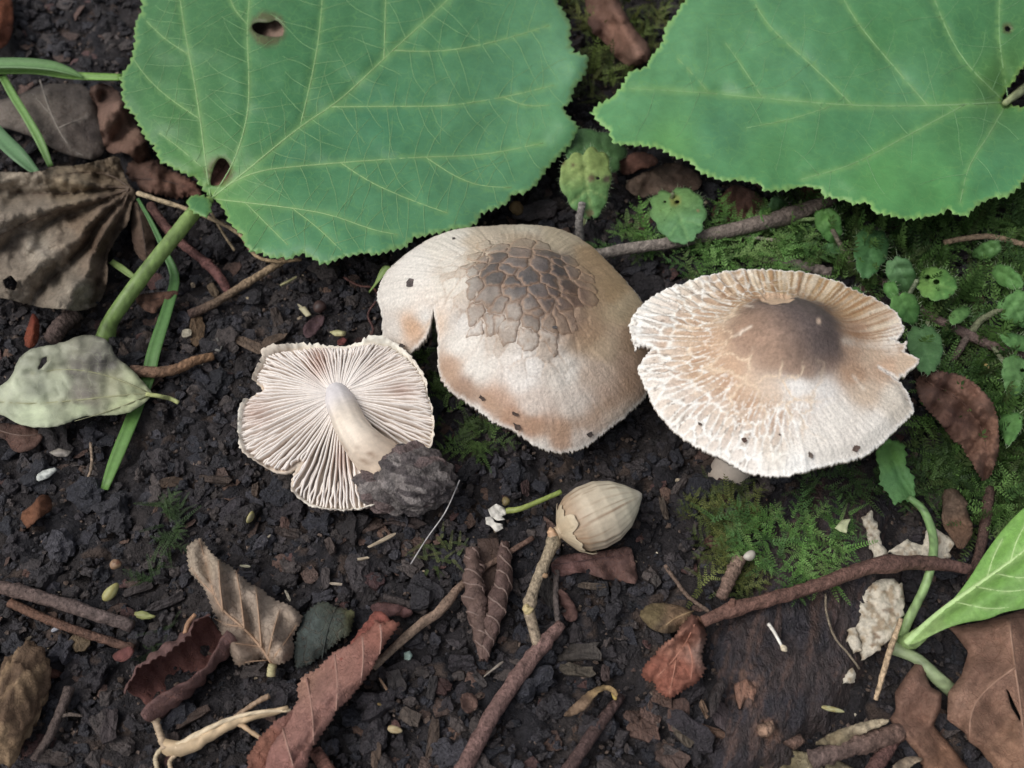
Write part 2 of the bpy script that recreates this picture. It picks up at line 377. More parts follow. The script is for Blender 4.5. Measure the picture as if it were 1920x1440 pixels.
def ribbon(name, pts, wpx, mat_, col, col2=None, parent=None, n=30, fold=.25, ground=True, th=.02, twist=0.0):
    a = np.array([(PG if ground else P)(np.float64(x), np.float64(y), z) for x, y, z in pts])
    wc = np.array([wv * pxcm(x, y, z) for wv, (x, y, z) in zip(np.broadcast_to(np.asarray(wpx, float), (len(pts),)), pts)])
    c = spline(np.c_[a, wc], n); t = np.gradient(c[:, :3], axis=0); t /= np.linalg.norm(t, axis=1)[:, None]
    s = np.cross(t, [0, 0, 1.]); s /= np.linalg.norm(s, axis=1)[:, None] + 1e-9; u = np.cross(s, t)
    an = twist * np.linspace(0, 1, n)[:, None]; s2 = s * np.cos(an) + u * np.sin(an); u2 = -s * np.sin(an) + u * np.cos(an)
    xs = np.array([-1, -.5, 0, .5, 1]) * .5; hw = np.abs(c[:, 3])[:, None, None]
    T = c[:, None, :3] + hw * xs[None, :, None] * s2[:, None] + hw * (np.abs(xs) * fold)[None, :, None] * u2[:, None]
    B = T - th * u2[:, None]; k = 5
    i = np.arange(n - 1)[:, None] * k; j = np.arange(k - 1)[None]; q = np.stack([i + j, i + j + 1, i + k + j + 1, i + k + j], -1).reshape(-1, 4)
    V, F = solid(T.reshape(-1, 3), B.reshape(-1, 3), np.vstack([q[:, [0, 1, 2]], q[:, [0, 2, 3]]]))
    cc = np.tile(lin(col), (n * k, 1))
    if col2 is not None: cc = mixc(cc, lin(col2), np.repeat(np.linspace(0, 1, n), k) ** 2)
    st = np.tile(np.array([1, .92, 1.18, .92, 1]), n); cc = cc * st[:, None]
    return mk(name, V, F, mat_, np.vstack([cc, cc]), parent)
ICO = None
def ico(sub):
    import bmesh
    b = bmesh.new(); bmesh.ops.create_icosphere(b, subdivisions=sub, radius=1)
    V = np.array([v.co[:] for v in b.verts]); F = np.array([[v.index for v in f.verts] for f in b.faces]); b.free(); return V, F
def rotm(n, rr):
    q = rr.normal(0, 1, (n, 4)); q /= np.linalg.norm(q, axis=1)[:, None]; a, b, c, d = q.T
    return np.stack([np.stack([1 - 2 * (c * c + d * d), 2 * (b * c - a * d), 2 * (b * d + a * c)], -1), np.stack([2 * (b * c + a * d), 1 - 2 * (b * b + d * d), 2 * (c * d - a * b)], -1), np.stack([2 * (b * d - a * c), 2 * (c * d + a * b), 1 - 2 * (b * b + c * c)], -1)], 1)
def lump(name, c, rad, mat_, cols, parent=None, sub=4, amp=.28, freq=1.5, seed=0, smooth=True, fine=.08):
    """irregular lump: c centre cm, rad (rx,ry,rz) cm"""
    V, F = ico(sub)
    n = fbm(V[:, 0] * freq + V[:, 2] * 1.7 + seed, V[:, 1] * freq - V[:, 2] * 1.3, 4, seed)
    f1, f2, ci = worley(V[:, 0] * 3 + V[:, 2] * 2 + 9, V[:, 1] * 3 + V[:, 2] * 1.5 + seed, seed)
    n2 = fbm(V[:, 0] * 7 + V[:, 2] * 6, V[:, 1] * 7 - V[:, 2] * 5, 4, seed + 8)
    r = 1 + amp * n * 1.6 + fine * (.5 - f1) + fine * .6 * n2
    W = V * r[:, None] * np.asarray(rad, float) + np.asarray(c, float)
    pick = np.asarray([lin(x) for x in cols]); idx = (ci * len(cols)).astype(int).clip(0, len(cols) - 1)
    cc = pick[idx] * (.75 + .5 * (n[:, None] * .5 + .5) + .5 * n2[:, None])
    return mk(name, W, F, mat_, cc, parent, smooth)

# ================================================================== GROUND
def build_ground():
    fx = np.arange(-17, 17.001, .085); fy = np.arange(-10, 16.001, .085)
    ext = np.cumsum(.085 * 1.28 ** np.arange(1, 29))
    xs = np.r_[fx[0] - ext[::-1], fx, fx[-1] + ext]; ys = np.r_[fy[0] - ext[::-1], fy, fy[-1] + ext]
    X, Y = np.meshgrid(xs, ys); x = X.ravel(); y = Y.ravel()
    z = ground_z(x, y)
    fine = ((np.abs(x) < 20) & (np.abs(y - 3) < 16)).astype(float)
    wx = x + .25 * fbm(x * 2, y * 2, 2, 31); wy = y + .25 * fbm(x * 2, y * 2, 2, 37)
    a1, b1, c1 = worley(wx * 1.7, wy * 1.7, 11); a2, b2, c2 = worley(wx * 4.2, wy * 4.2, 12)
    z = z + fine * (.34 * (.45 - a1) * (.3 + c1) + .17 * (.45 - a2) * (.3 + c2) + .05 * fbm(x * 7, y * 7, 2, 41)) - .03
    n = fbm(x * .8, y * .8, 4, 51)
    c = mixc(np.tile(lin((44, 40, 42)), (len(x), 1)), lin((57, 51, 50)), sstep(-.2, .4, n))
    c = mixc(c, lin((40, 38, 42)), sstep(.55, .9, c1)); c = mixc(c, lin((84, 68, 58)), sstep(.9, .95, c2) * .7)
    ny, nx = X.shape; i = np.arange(ny - 1)[:, None] * nx; j = np.arange(nx - 1)[None]
    q = np.stack([i + j, i + j + 1, i + nx + j + 1, i + nx + j], -1).reshape(-1, 4)
    o = mk('soil_ground', np.c_[x, y, z], q, M_SOIL, c, smooth=True, org=(0, 0, 0)); o['kind'] = 'structure'
build_ground()

# ================================================================== MUSHROOMS
class Cap:
    def __init__(s, outline, center, zc, n):
        s.C = P(np.float64(center[0]), np.float64(center[1]), zc); s.n = np.array(n, float); s.n /= np.linalg.norm(s.n)
        s.e1 = np.array([1., 0, 0]) - s.n * s.n[0]; s.e1 /= np.linalg.norm(s.e1); s.e2 = np.cross(s.n, s.e1)
        s.out_px = np.asarray(outline, float); s.uv = s.px2uv(s.out_px[:, 0], s.out_px[:, 1])
        ph = np.arctan2(s.uv[:, 1], s.uv[:, 0]); r = np.hypot(*s.uv.T)
        dense = resample(s.uv, .03); pd = np.arctan2(dense[:, 1], dense[:, 0]); rd = np.hypot(*dense.T)
        s.bins = np.linspace(-np.pi, np.pi, 121); bc = []; bmin = []
        for k in range(120):
            m = (pd >= s.bins[k]) & (pd < s.bins[k + 1]); bc.append(rd[m].max() if m.any() else np.nan); bmin.append(rd[m].min() if m.any() else np.nan)
        bc = np.array(bc); bmin = np.array(bmin); idx = np.arange(120); ok = ~np.isnan(bc)
        bc = np.interp(idx, idx[ok], bc[ok], period=120); s.rmin = np.interp(idx, idx[ok], bmin[ok], period=120)
        k = np.exp(-(np.arange(-14, 15) / 6.) ** 2); k /= k.sum()
        s.rs = np.convolve(np.r_[bc[-14:], bc, bc[:14]], k, 'valid'); s.bcen = (s.bins[:-1] + s.bins[1:]) / 2
    def px2uv(s, px, py):
        d = ray(px, py); t = ((s.C - CAMP) @ s.n) / (d @ s.n); X = CAMP + d * t[..., None] - s.C
        return np.stack([X @ s.e1, X @ s.e2], -1)
    def R(s, ph): return np.interp(ph, s.bcen, s.rs, period=2 * np.pi)
    def Rmin(s, ph): return np.interp(ph, s.bcen, s.rmin, period=2 * np.pi)
    def rho(s, u, v): return np.hypot(u, v) / s.R(np.arctan2(v, u))
    def X(s, u, v, h): return s.C + np.asarray(u)[..., None] * s.e1 + np.asarray(v)[..., None] * s.e2 + np.asarray(h)[..., None] * s.n
    def build(s, step, hf, tf, colf, parent, mat_, seed=0, edge=.012, name='cap'):
        o = resample(s.uv, step * .8); rr = np.random.default_rng(seed)
        o = o + rr.normal(0, edge, o.shape)
        V2, F = tri(o, step, seed=seed); u, v = V2.T
        d = segd(u, v, o, True); h = hf(u, v, d); T = s.X(u, v, h)
        B = s.X(u * (1 - .0 * u), v, h - tf(u, v, d))
        px, py = proj(T); c = colf(u, v, px, py, d)
        VV, FF = solid(T, B, F); s.T = T; s.pp = (px, py); s.V2 = V2
        und = np.tile(lin((190, 175, 158)), (len(B), 1))
        return mk(name, VV, FF, mat_, np.vstack([c, und]), parent)
    def at(s, px, py):
        d = np.hypot(s.pp[0] - px, s.pp[1] - py); k = np.where(d < 9)[0]
        if len(k) == 0: k = np.array([np.argmin(d)])
        dist = (s.T[k] - CAMP) @ FWD; return s.T[k[np.argmin(dist)]]

# ---------------------------------------------------------------- mushroom lying upside down, gills up
O1 = [(492, 656), (519, 649), (567, 640), (600, 641), (636, 645), (668, 640), (700, 633), (725, 636), (744, 644), (761, 658), (783, 683), (794, 700), (801, 719), (800, 738), (808, 752), (811, 769), (815, 790), (815, 811), (810, 838), (790, 870), (765, 900), (738, 925), (711, 940), (706, 947), (680, 955), (650, 958), (620, 956), (594, 952), (575, 945), (561, 936), (546, 922), (544, 905), (549, 882), (566, 860), (552, 874), (531, 887), (506, 879), (490, 873), (478, 866), (453, 847), (446, 824), (444, 791), (449, 763), (460, 747), (483, 734), (494, 727), (483, 719), (474, 708), (481, 691), (493, 677)]
def mushroom_gills():
    base = P(np.float64(650), np.float64(800), .0)
    root = thing('upturned_mushroom', 'cream mushroom lying upside down with its pale gills and stem facing up', 'mushroom', base, 'three cream and brown mushrooms')
    K = Cap(chaikin(O1, 1), (640, 775), .95, (0.02, -.16, 1))
    def flap(ph): return .05 * np.sin(ph * 5 + 1) + .03 * np.sin(ph * 11)
    def hf(u, v, d):
        rho = K.rho(u, v); ph = np.arctan2(v, u)
        return -.17 * (1 - sstep(.965, 1.0, rho)) - .10 * (1 - rho) + .06 * sstep(.0, .07, .07 - d) + flap(ph) * rho
    def tf(u, v, d):
        rho = K.rho(u, v); return .06 + .42 * np.clip(1 - rho ** 2, 0, 1)
    def colf(u, v, px, py, d):
        c = idw(px, py, [(600, 645, (238, 230, 212)), (450, 790, (236, 228, 212)), (700, 640, (236, 230, 214)), (620, 952, (232, 224, 208)), (805, 760, (226, 214, 196)), (500, 870, (214, 196, 176)), (650, 790, (205, 190, 172)), (600, 700, (200, 176, 156)), (500, 760, (206, 184, 160))])
        n = fbm(u * 9, v * 9, 3, 4); return mixc(c, lin((140, 118, 98)), sstep(.32, .5, n) * .5)
    cap = K.build(.055, hf, tf, colf, root, M_FLESH, 3)
    # each gill is a blade of its own
    N = 98; rr = np.random.default_rng(21); cc = K.px2uv(np.float64(634), np.float64(742)); 
    oo = resample(K.uv, .02) - cc; op = np.arctan2(oo[:, 1], oo[:, 0]); orr = np.hypot(*oo.T); order = np.argsort(op)
    def Rout(ph): 
        d = np.abs(np.angle(np.exp(1j * (op - ph)))); k = d < .03
        return orr[k].min() if k.any() else orr[np.argmin(d)]
    for i in range(2 * N):
        ph = -np.pi + (i + rr.uniform(-.22, .22)) * np.pi / N
        Rm = Rout(ph); full = i % 2 == 0
        backf = max(0, math.sin(ph))
        r1 = Rm * (.985 - .045 * backf) - rr.uniform(0, .02)
        r0 = .24 if full else r1 * rr.choice([.45, .6, .72])
        if r1 - r0 < .12: continue
        n = 14; t = np.linspace(0, 1, n); r = r0 + (r1 - r0) * t
        bend = .025 * np.sin(2.4 * t + ph * 2) * t + rr.normal(0, .007) + .010 * np.sin(t * 17 + rr.uniform(0, 6)) * t
        p = ph + bend
        u = cc[0] + r * np.cos(p); v = cc[1] + r * np.sin(p)
        rho = K.rho(u, v); pp = np.arctan2(v, u)
        top = -.02 + .06 * np.sin(np.pi * np.clip(rho, 0, 1)) + flap(pp) * rho + rr.normal(0, .012) - (.0 if full else .03) * (1 - t) * 3 - .03 * sstep(.9, 1, t)
        if not full: top = top - .14 * (1 - sstep(0, .25, t))
        bot = np.minimum(top - .05, -.17 - .10 * (1 - rho) + flap(pp) * rho - .04)
        nx, ny = -np.sin(p), np.cos(p); lean = .05 * np.sin(ph * 3 + 1)
        w0, w1 = .032, .019
        rows = []
        for sgn, ww, hh, ln in ((-1, w0, bot, 0), (-1, w1, top - .02, lean), (0, 0, top, lean), (1, w1, top - .02, lean), (1, w0, bot, 0)):
            rows.append(K.X(u + nx * (sgn * ww + ln), v + ny * (sgn * ww + ln), hh))
        V = np.stack(rows, 1).reshape(-1, 3); k = 5
        a = np.arange(n - 1)[:, None] * k; j = np.arange(k - 1)[None]; q = np.stack([a + j, a + k + j, a + k + j + 1, a + j + 1], -1).reshape(-1, 4)
        q = np.vstack([q, [[0, 1, 3, 4]], [[(n - 1) * k + e for e in (4, 3, 1, 0)]]])
        e = np.array([lin((206, 184, 166)), lin((226, 214, 203)), lin((238, 230, 222)), lin((226, 214, 203)), lin((206, 184, 166))])
        c = np.tile(e, (n, 1)) * (1 + rr.normal(0, .05)); 
        px, py = proj(V); br = np.maximum.reduce([np.exp(-(((px - 596) / 20) ** 2 + ((py - 678) / 34) ** 2)) * .55, np.exp(-(((px - 478) / 28) ** 2 + ((py - 772) / 26) ** 2)) * .4, np.exp(-(((px - 752) / 26) ** 2 + ((py - 732) / 14) ** 2)) * .4, np.exp(-(((px - 640) / 14) ** 2 + ((py - 862) / 30) ** 2)) * .45])
        c = mixc(c, lin((168, 112, 82)), br)
        mk('gill', V, q, M_FLESH, c, cap)
    # stem, bent over towards the clod
    pts = [(632, 738, .80), (642, 762, .98), (662, 806, 1.12), (688, 840, 1.08), (716, 866, .86)]
    a = np.array([P(np.float64(x), np.float64(y), z) for x, y, z in pts]); rad = np.array([31, 31, 34, 40, 48]) * .0112 * .86
    c = spline(np.c_[a, rad], 40); V, F = tube_mesh(c[:, :3], c[:, 3], 26, .012, 5)
    t = np.r_[np.repeat(np.linspace(0, 1, 40), 26), 0, 1]; px, py = proj(V)
    col = mixc(np.tile(lin((200, 194, 194)), (len(V), 1)), lin((216, 201, 182)), sstep(.12, .5, t)); col = mixc(col, lin((206, 182, 156)), sstep(.6, 1, t))
    ang = np.r_[np.tile(np.arange(26), 40), 0, 0]; col = col * (1 + .10 * vn(ang * .9, t * 5, 8))[:, None]; col = col * (1 + .16 * vn(ang * 2.3, t * 3, 18))[:, None]; col = mixc(col, lin((132, 100, 74)), sstep(.2, .5, fbm(ang * .9, t * 9, 3, 9)) * sstep(.3, .95, t) * .8)
    mk('stem', V, F, M_FLESH, col, root)
    # soil clod clinging to the stem base
    cl = P(np.float64(762), np.float64(900), .84)
    o = lump('soil_clod', cl, (.86, .66, .50), M_CRUMB, [(104, 96, 93), (90, 81, 80), (130, 121, 117), (80, 72, 72), (108, 90, 87)], None, 6, .22, 1.4, 4, True, .22)
    tag(o, 'grey brown clod of soil clinging to the stem end of the upside down mushroom', 'soil clod')
    return K
K1 = mushroom_gills()

# ---------------------------------------------------------------- middle mushroom with the cracked grey disc
O2 = [(709, 534), (722, 504), (740, 488), (762, 475), (790, 457), (817, 445), (856, 432), (885, 428), (912, 426), (941, 414), (980, 410), (1023, 413), (1065, 426), (1104, 455), (1143, 491), (1176, 530), (1205, 568), (1222, 610), (1228, 660), (1224, 705), (1212, 739), (1176, 775), (1143, 801), (1104, 827), (1080, 837), (1055, 842), (1030, 841), (1006, 837), (985, 826), (961, 814), (928, 798), (905, 780), (889, 765), (870, 752), (856, 742), (843, 730), (833, 716), (824, 700), (820, 684), (822, 668), (824, 654), (821, 644), (817, 622), (814, 626), (809, 640), (795, 646), (762, 650), (745, 643), (729, 638), (714, 618), (714, 600), (716, 586), (706, 560)]
PLATE_C = (985, 532)
def mushroom_cracked():
    base = P(np.float64(985), np.float64(700), .0)
    root = thing('cracked_mushroom', 'mushroom with wide cream cap and cracked dark grey centre, standing between the other two', 'mushroom', base, 'three cream and brown mushrooms')
    K = Cap(chaikin(O2, 1), (965, 645), 1.25, (.02, -.03, 1))
    def prof(u, v):
        rho = np.clip(K.rho(u, v), 0, 1.05)
        return 1.42 * (1 - rho ** 2.2) + .30 * np.exp(-(rho / .45) ** 3)
    def hf(u, v, d):
        h = prof(u, v); rho = K.rho(u, v); ph = np.arctan2(v, u)
        # rough concentric steps and small tears round the disc, radial fibres outside
        ring = np.exp(-((rho - .42) / .16) ** 2)
        rw = rho + .05 * fbm(u * 1.7, v * 1.7, 3, 61)
        h = h + ring * .035 * (np.abs(((rw * 11) % 1) - .5) * 2 - .5) * sstep(-.2, .3, fbm(u * 1.1, v * 1.1, 2, 66))
        f1, f2, ci = worley(u * 3.4 + .2 * fbm(u * 4, v * 4, 2, 7), v * 3.4, 63); h = h - ring * .028 * np.exp(-((f2 - f1) / .07) ** 2) + ring * .02 * ci
        h = h + .012 * vn(ph * 70, rho * 6, 64) * sstep(.3, .6, rho) + .02 * fbm(u * 5, v * 5, 3, 65)
        h = h + .10 * np.sin(ph * 3 + .6) * rho ** 4 + .05 * np.sin(ph * 7) * rho ** 5
        # left flap folds down beside the split
        px, py = proj(K.X(u, v, h)); fl = sstep(835, 790, px) * sstep(560, 620, py); h = h - .25 * fl
        return h - .06 * sstep(.10, 0, d)
    def tf(u, v, d): return .07 + .35 * np.clip(1 - K.rho(u, v) ** 2, 0, 1)
    pts = [(985, 530, (112, 104, 100)), (940, 500, (124, 114, 106)), (1040, 500, (112, 100, 92)), (930, 560, (146, 134, 122)), (1030, 570, (118, 100, 88)), (1080, 545, (130, 104, 84)), (1070, 600, (156, 124, 98)), (980, 455, (176, 152, 122)), (900, 470, (196, 176, 148)), (1050, 440, (190, 170, 136)), (985, 418, (200, 186, 160)), (1110, 490, (176, 142, 96)), (1140, 540, (170, 138, 92)), (1160, 580, (184, 160, 120)), (1100, 620, (170, 134, 100)), (1130, 650, (196, 168, 132)), (1190, 640, (180, 148, 116)), (1195, 720, (178, 146, 120)), (1150, 740, (190, 160, 136)), (850, 520, (212, 202, 186)), (780, 500, (220, 212, 200)), (740, 560, (214, 206, 194)), (840, 460, (218, 208, 192)), (800, 590, (222, 216, 206)), (730, 620, (210, 200, 188)), (775, 612, (206, 164, 126)), (810, 600, (226, 196, 166)), (870, 600, (216, 208, 198)), (860, 640, (220, 212, 200)), (950, 620, (202, 190, 176)), (1010, 640, (206, 192, 176)), (900, 690, (224, 216, 204)), (980, 700, (226, 218, 208)), (1060, 700, (222, 212, 198)), (845, 690, (190, 158, 132)), (870, 735, (164, 132, 110)), (930, 750, (190, 152, 124)), (1000, 760, (212, 194, 178)), (1080, 760, (214, 198, 182)), (960, 785, (182, 136, 104)), (1000, 800, (180, 132, 98)), (1050, 815, (190, 148, 116)), (1120, 790, (198, 174, 154)), (1100, 822, (214, 200, 186)), (900, 785, (228, 220, 210)), (1160, 770, (200, 180, 160)), (1010, 836, (222, 210, 196)), (1120, 700, (198, 172, 148)), (1190, 690, (186, 152, 124))]
    def colf(u, v, px, py, d):
        rho = K.rho(u, v); ph = np.arctan2(v, u); wx = 14 * fbm(u * 2, v * 2, 3, 71); wy = 14 * fbm(u * 2, v * 2, 3, 72)
        c = idw(px + wx, py + wy, pts, 4.4)
        fib = vn(ph * 95, rho * 5, 73) * .6 + vn(ph * 190, rho * 9, 74) * .4
        c = c * (1 + .13 * fib * sstep(.25, .6, rho))[:, None]
        ring = np.exp(-((rho - .42) / .17) ** 2); f1, f2, ci = worley(u * 3.4 + .2 * fbm(u * 4, v * 4, 2, 7), v * 3.4, 63)
        c = mixc(c, lin((176, 146, 118)), ring * np.exp(-((f2 - f1) / .07) ** 2) * .65); c = mixc(c, lin((172, 142, 112)), ring * sstep(.5, .8, ci) * .45)
        spk = sstep(.52, .62, fbm(u * 14, v * 14, 2, 77)); c = mixc(c, lin((128, 98, 70)), spk * sstep(1040, 1130, px) * .6)
        disc = np.hypot((px - PLATE_C[0]) / 105, (py - PLATE_C[1]) / 78); c = mixc(c, lin((150, 122, 98)), sstep(1.0, .7, disc) * .6)
        lm = (c @ np.array([.3, .59, .11]))[:, None]; c = c * .92 + lm * .08
        bd = segd(px + 10 * fbm(u * 3, v * 3, 2, 5), py + 14 * fbm(u * 3, v * 3, 2, 6), [(832, 690), (868, 728), (920, 762), (975, 792), (1040, 812), (1100, 800), (1160, 755), (1200, 700)]); c = mixc(c, lin((172, 138, 110)), np.exp(-(bd / 17) ** 2) * (.60 + .3 * fbm(u * 4, v * 2, 2, 15)) * (1 + .3 * fib)); c = mixc(c, lin((172, 142, 106)), np.exp(-(segd(px + 16 * fbm(u * 3, v * 3, 3, 7), py, [(1095, 500), (1125, 560), (1110, 630), (1080, 650)]) / 20) ** 2) * .5)
        c = mixc(c, lin((232, 226, 216)), sstep(.05, 0, d) * .7)
        dirt = sstep(.34, .46, fbm(u * 6, v * 6, 3, 78)) * sstep(905, 870, px) * sstep(715, 745, py); return mixc(c, lin((88, 74, 66)), dirt * .8)
    cap = K.build(.031, hf, tf, colf, root, M_CAP, 5)
    # the cracked disc: every plate a piece of its own
    rr = np.random.default_rng(12); uc = K.px2uv(*[np.float64(q) for q in (986, 608)])
    seeds = []
    for k in range(6000):
        a = rr.uniform(-2., 2.); b = rr.uniform(-2., 2.)
        if (a / 2.0) ** 2 + (b / 2.0) ** 2 < 1 and all(math.hypot(a - s_[0], b - s_[1]) > s_[2] for s_ in seeds): seeds.append((a, b, rr.choice([.14, .2, .28, .38])))
    sp = np.array([s_[:2] for s_ in seeds])
    for i, p in enumerate(sp):
        ed = math.hypot(p[0] / 1.42, p[1] / 1.46)
        if ed > .93 + .10 * math.sin(3 * math.atan2(p[1], p[0]) + 1): continue
        poly = [np.array(q) for q in ((p[0] - .4, p[1] - .36), (p[0] + .36, p[1] - .4), (p[0] + .4, p[1] + .36), (p[0] - .36, p[1] + .4))]
        for j, q in enumerate(sp):
            if j == i: continue
            d = q - p; L = np.linalg.norm(d)
            if L > 1.3: continue
            nrm = d / L; off = L / 2 - rr.choice([-.012, -.008, .003, .008, .014, .026]); new = []
            for k in range(len(poly)):
                A = poly[k]; B = poly[(k + 1) % len(poly)]; da = (A - p) @ nrm - off; db = (B - p) @ nrm - off
                if da <= 0: new.append(A)
                if da * db < 0: new.append(A + (B - A) * da / (da - db))
            poly = new
            if len(poly) < 3: break
        if len(poly) < 3: continue
        poly = resample(np.array(poly), .045); poly = poly + .085 * np.c_[fbm(poly[:, 0] * 7, poly[:, 1] * 7, 3, 81), fbm(poly[:, 0] * 7 + 9, poly[:, 1] * 7, 3, 82)]
        if abs(area2(poly)) < .02: continue
        if area2(poly) < 0: poly = poly[::-1]
        V2, F = tri(poly, .06, seed=i); d = segd(V2[:, 0], V2[:, 1], poly, True)
        u = V2[:, 0] + uc[0]; v = V2[:, 1] + uc[1]
        edge = ed; hgt = (.018 - .012 * min(edge, 1.2)) * sstep(0, .028, d) + .004 + .006 * fbm(u * 9, v * 9, 2, 83)
        h0 = hf(u, v, np.full(u.shape, 1.)); T = K.X(u, v, np.maximum(prof(u, v), h0) + hgt); B = K.X(u, v, h0 - .03)
        px, py = proj(T); cb = idw(px, py, [(985, 530, (94, 89, 87)), (940, 500, (106, 99, 95)), (1035, 500, (92, 83, 80)), (920, 560, (124, 115, 106)), (1040, 560, (90, 78, 74)), (1080, 560, (118, 92, 76)), (960, 590, (160, 148, 136)), (1040, 610, (150, 128, 108)), (985, 470, (124, 108, 96))])
        cb = cb * (rr.uniform(.72, 1.22) * (1 + .4 * fbm(u * 8, v * 8, 3, 84)))[:, None]; cb = mixc(cb, colf(u, v, px, py, np.full(u.shape, 1.)), np.full(len(u), float(sstep(.5, 1.0, ed)) * .85)); cb = mixc(cb, lin((166, 132, 104)), sstep(.028, 0, d) * (.8 - .35 * min(ed, 1.3)))
        VV, FF = solid(T, B, F); mk('cap_plate', VV, FF, M_CAP, np.vstack([cb, cb]), cap)
    g = ground_z(K.C[0], K.C[1]); c0 = K.C + np.array([0, 0, .8])
    ps = spline(np.array([[*c0, .55], [K.C[0], K.C[1] - .05, .6, .5], [K.C[0] + .05, K.C[1] - .1, g - .3, .62]]), 14); V, F = tube_mesh(ps[:, :3], ps[:, 3], 18, .01)
    mk('stem', V, F, M_FLESH, lin((205, 190, 170)), root)
    return K
K2 = mushroom_cracked()

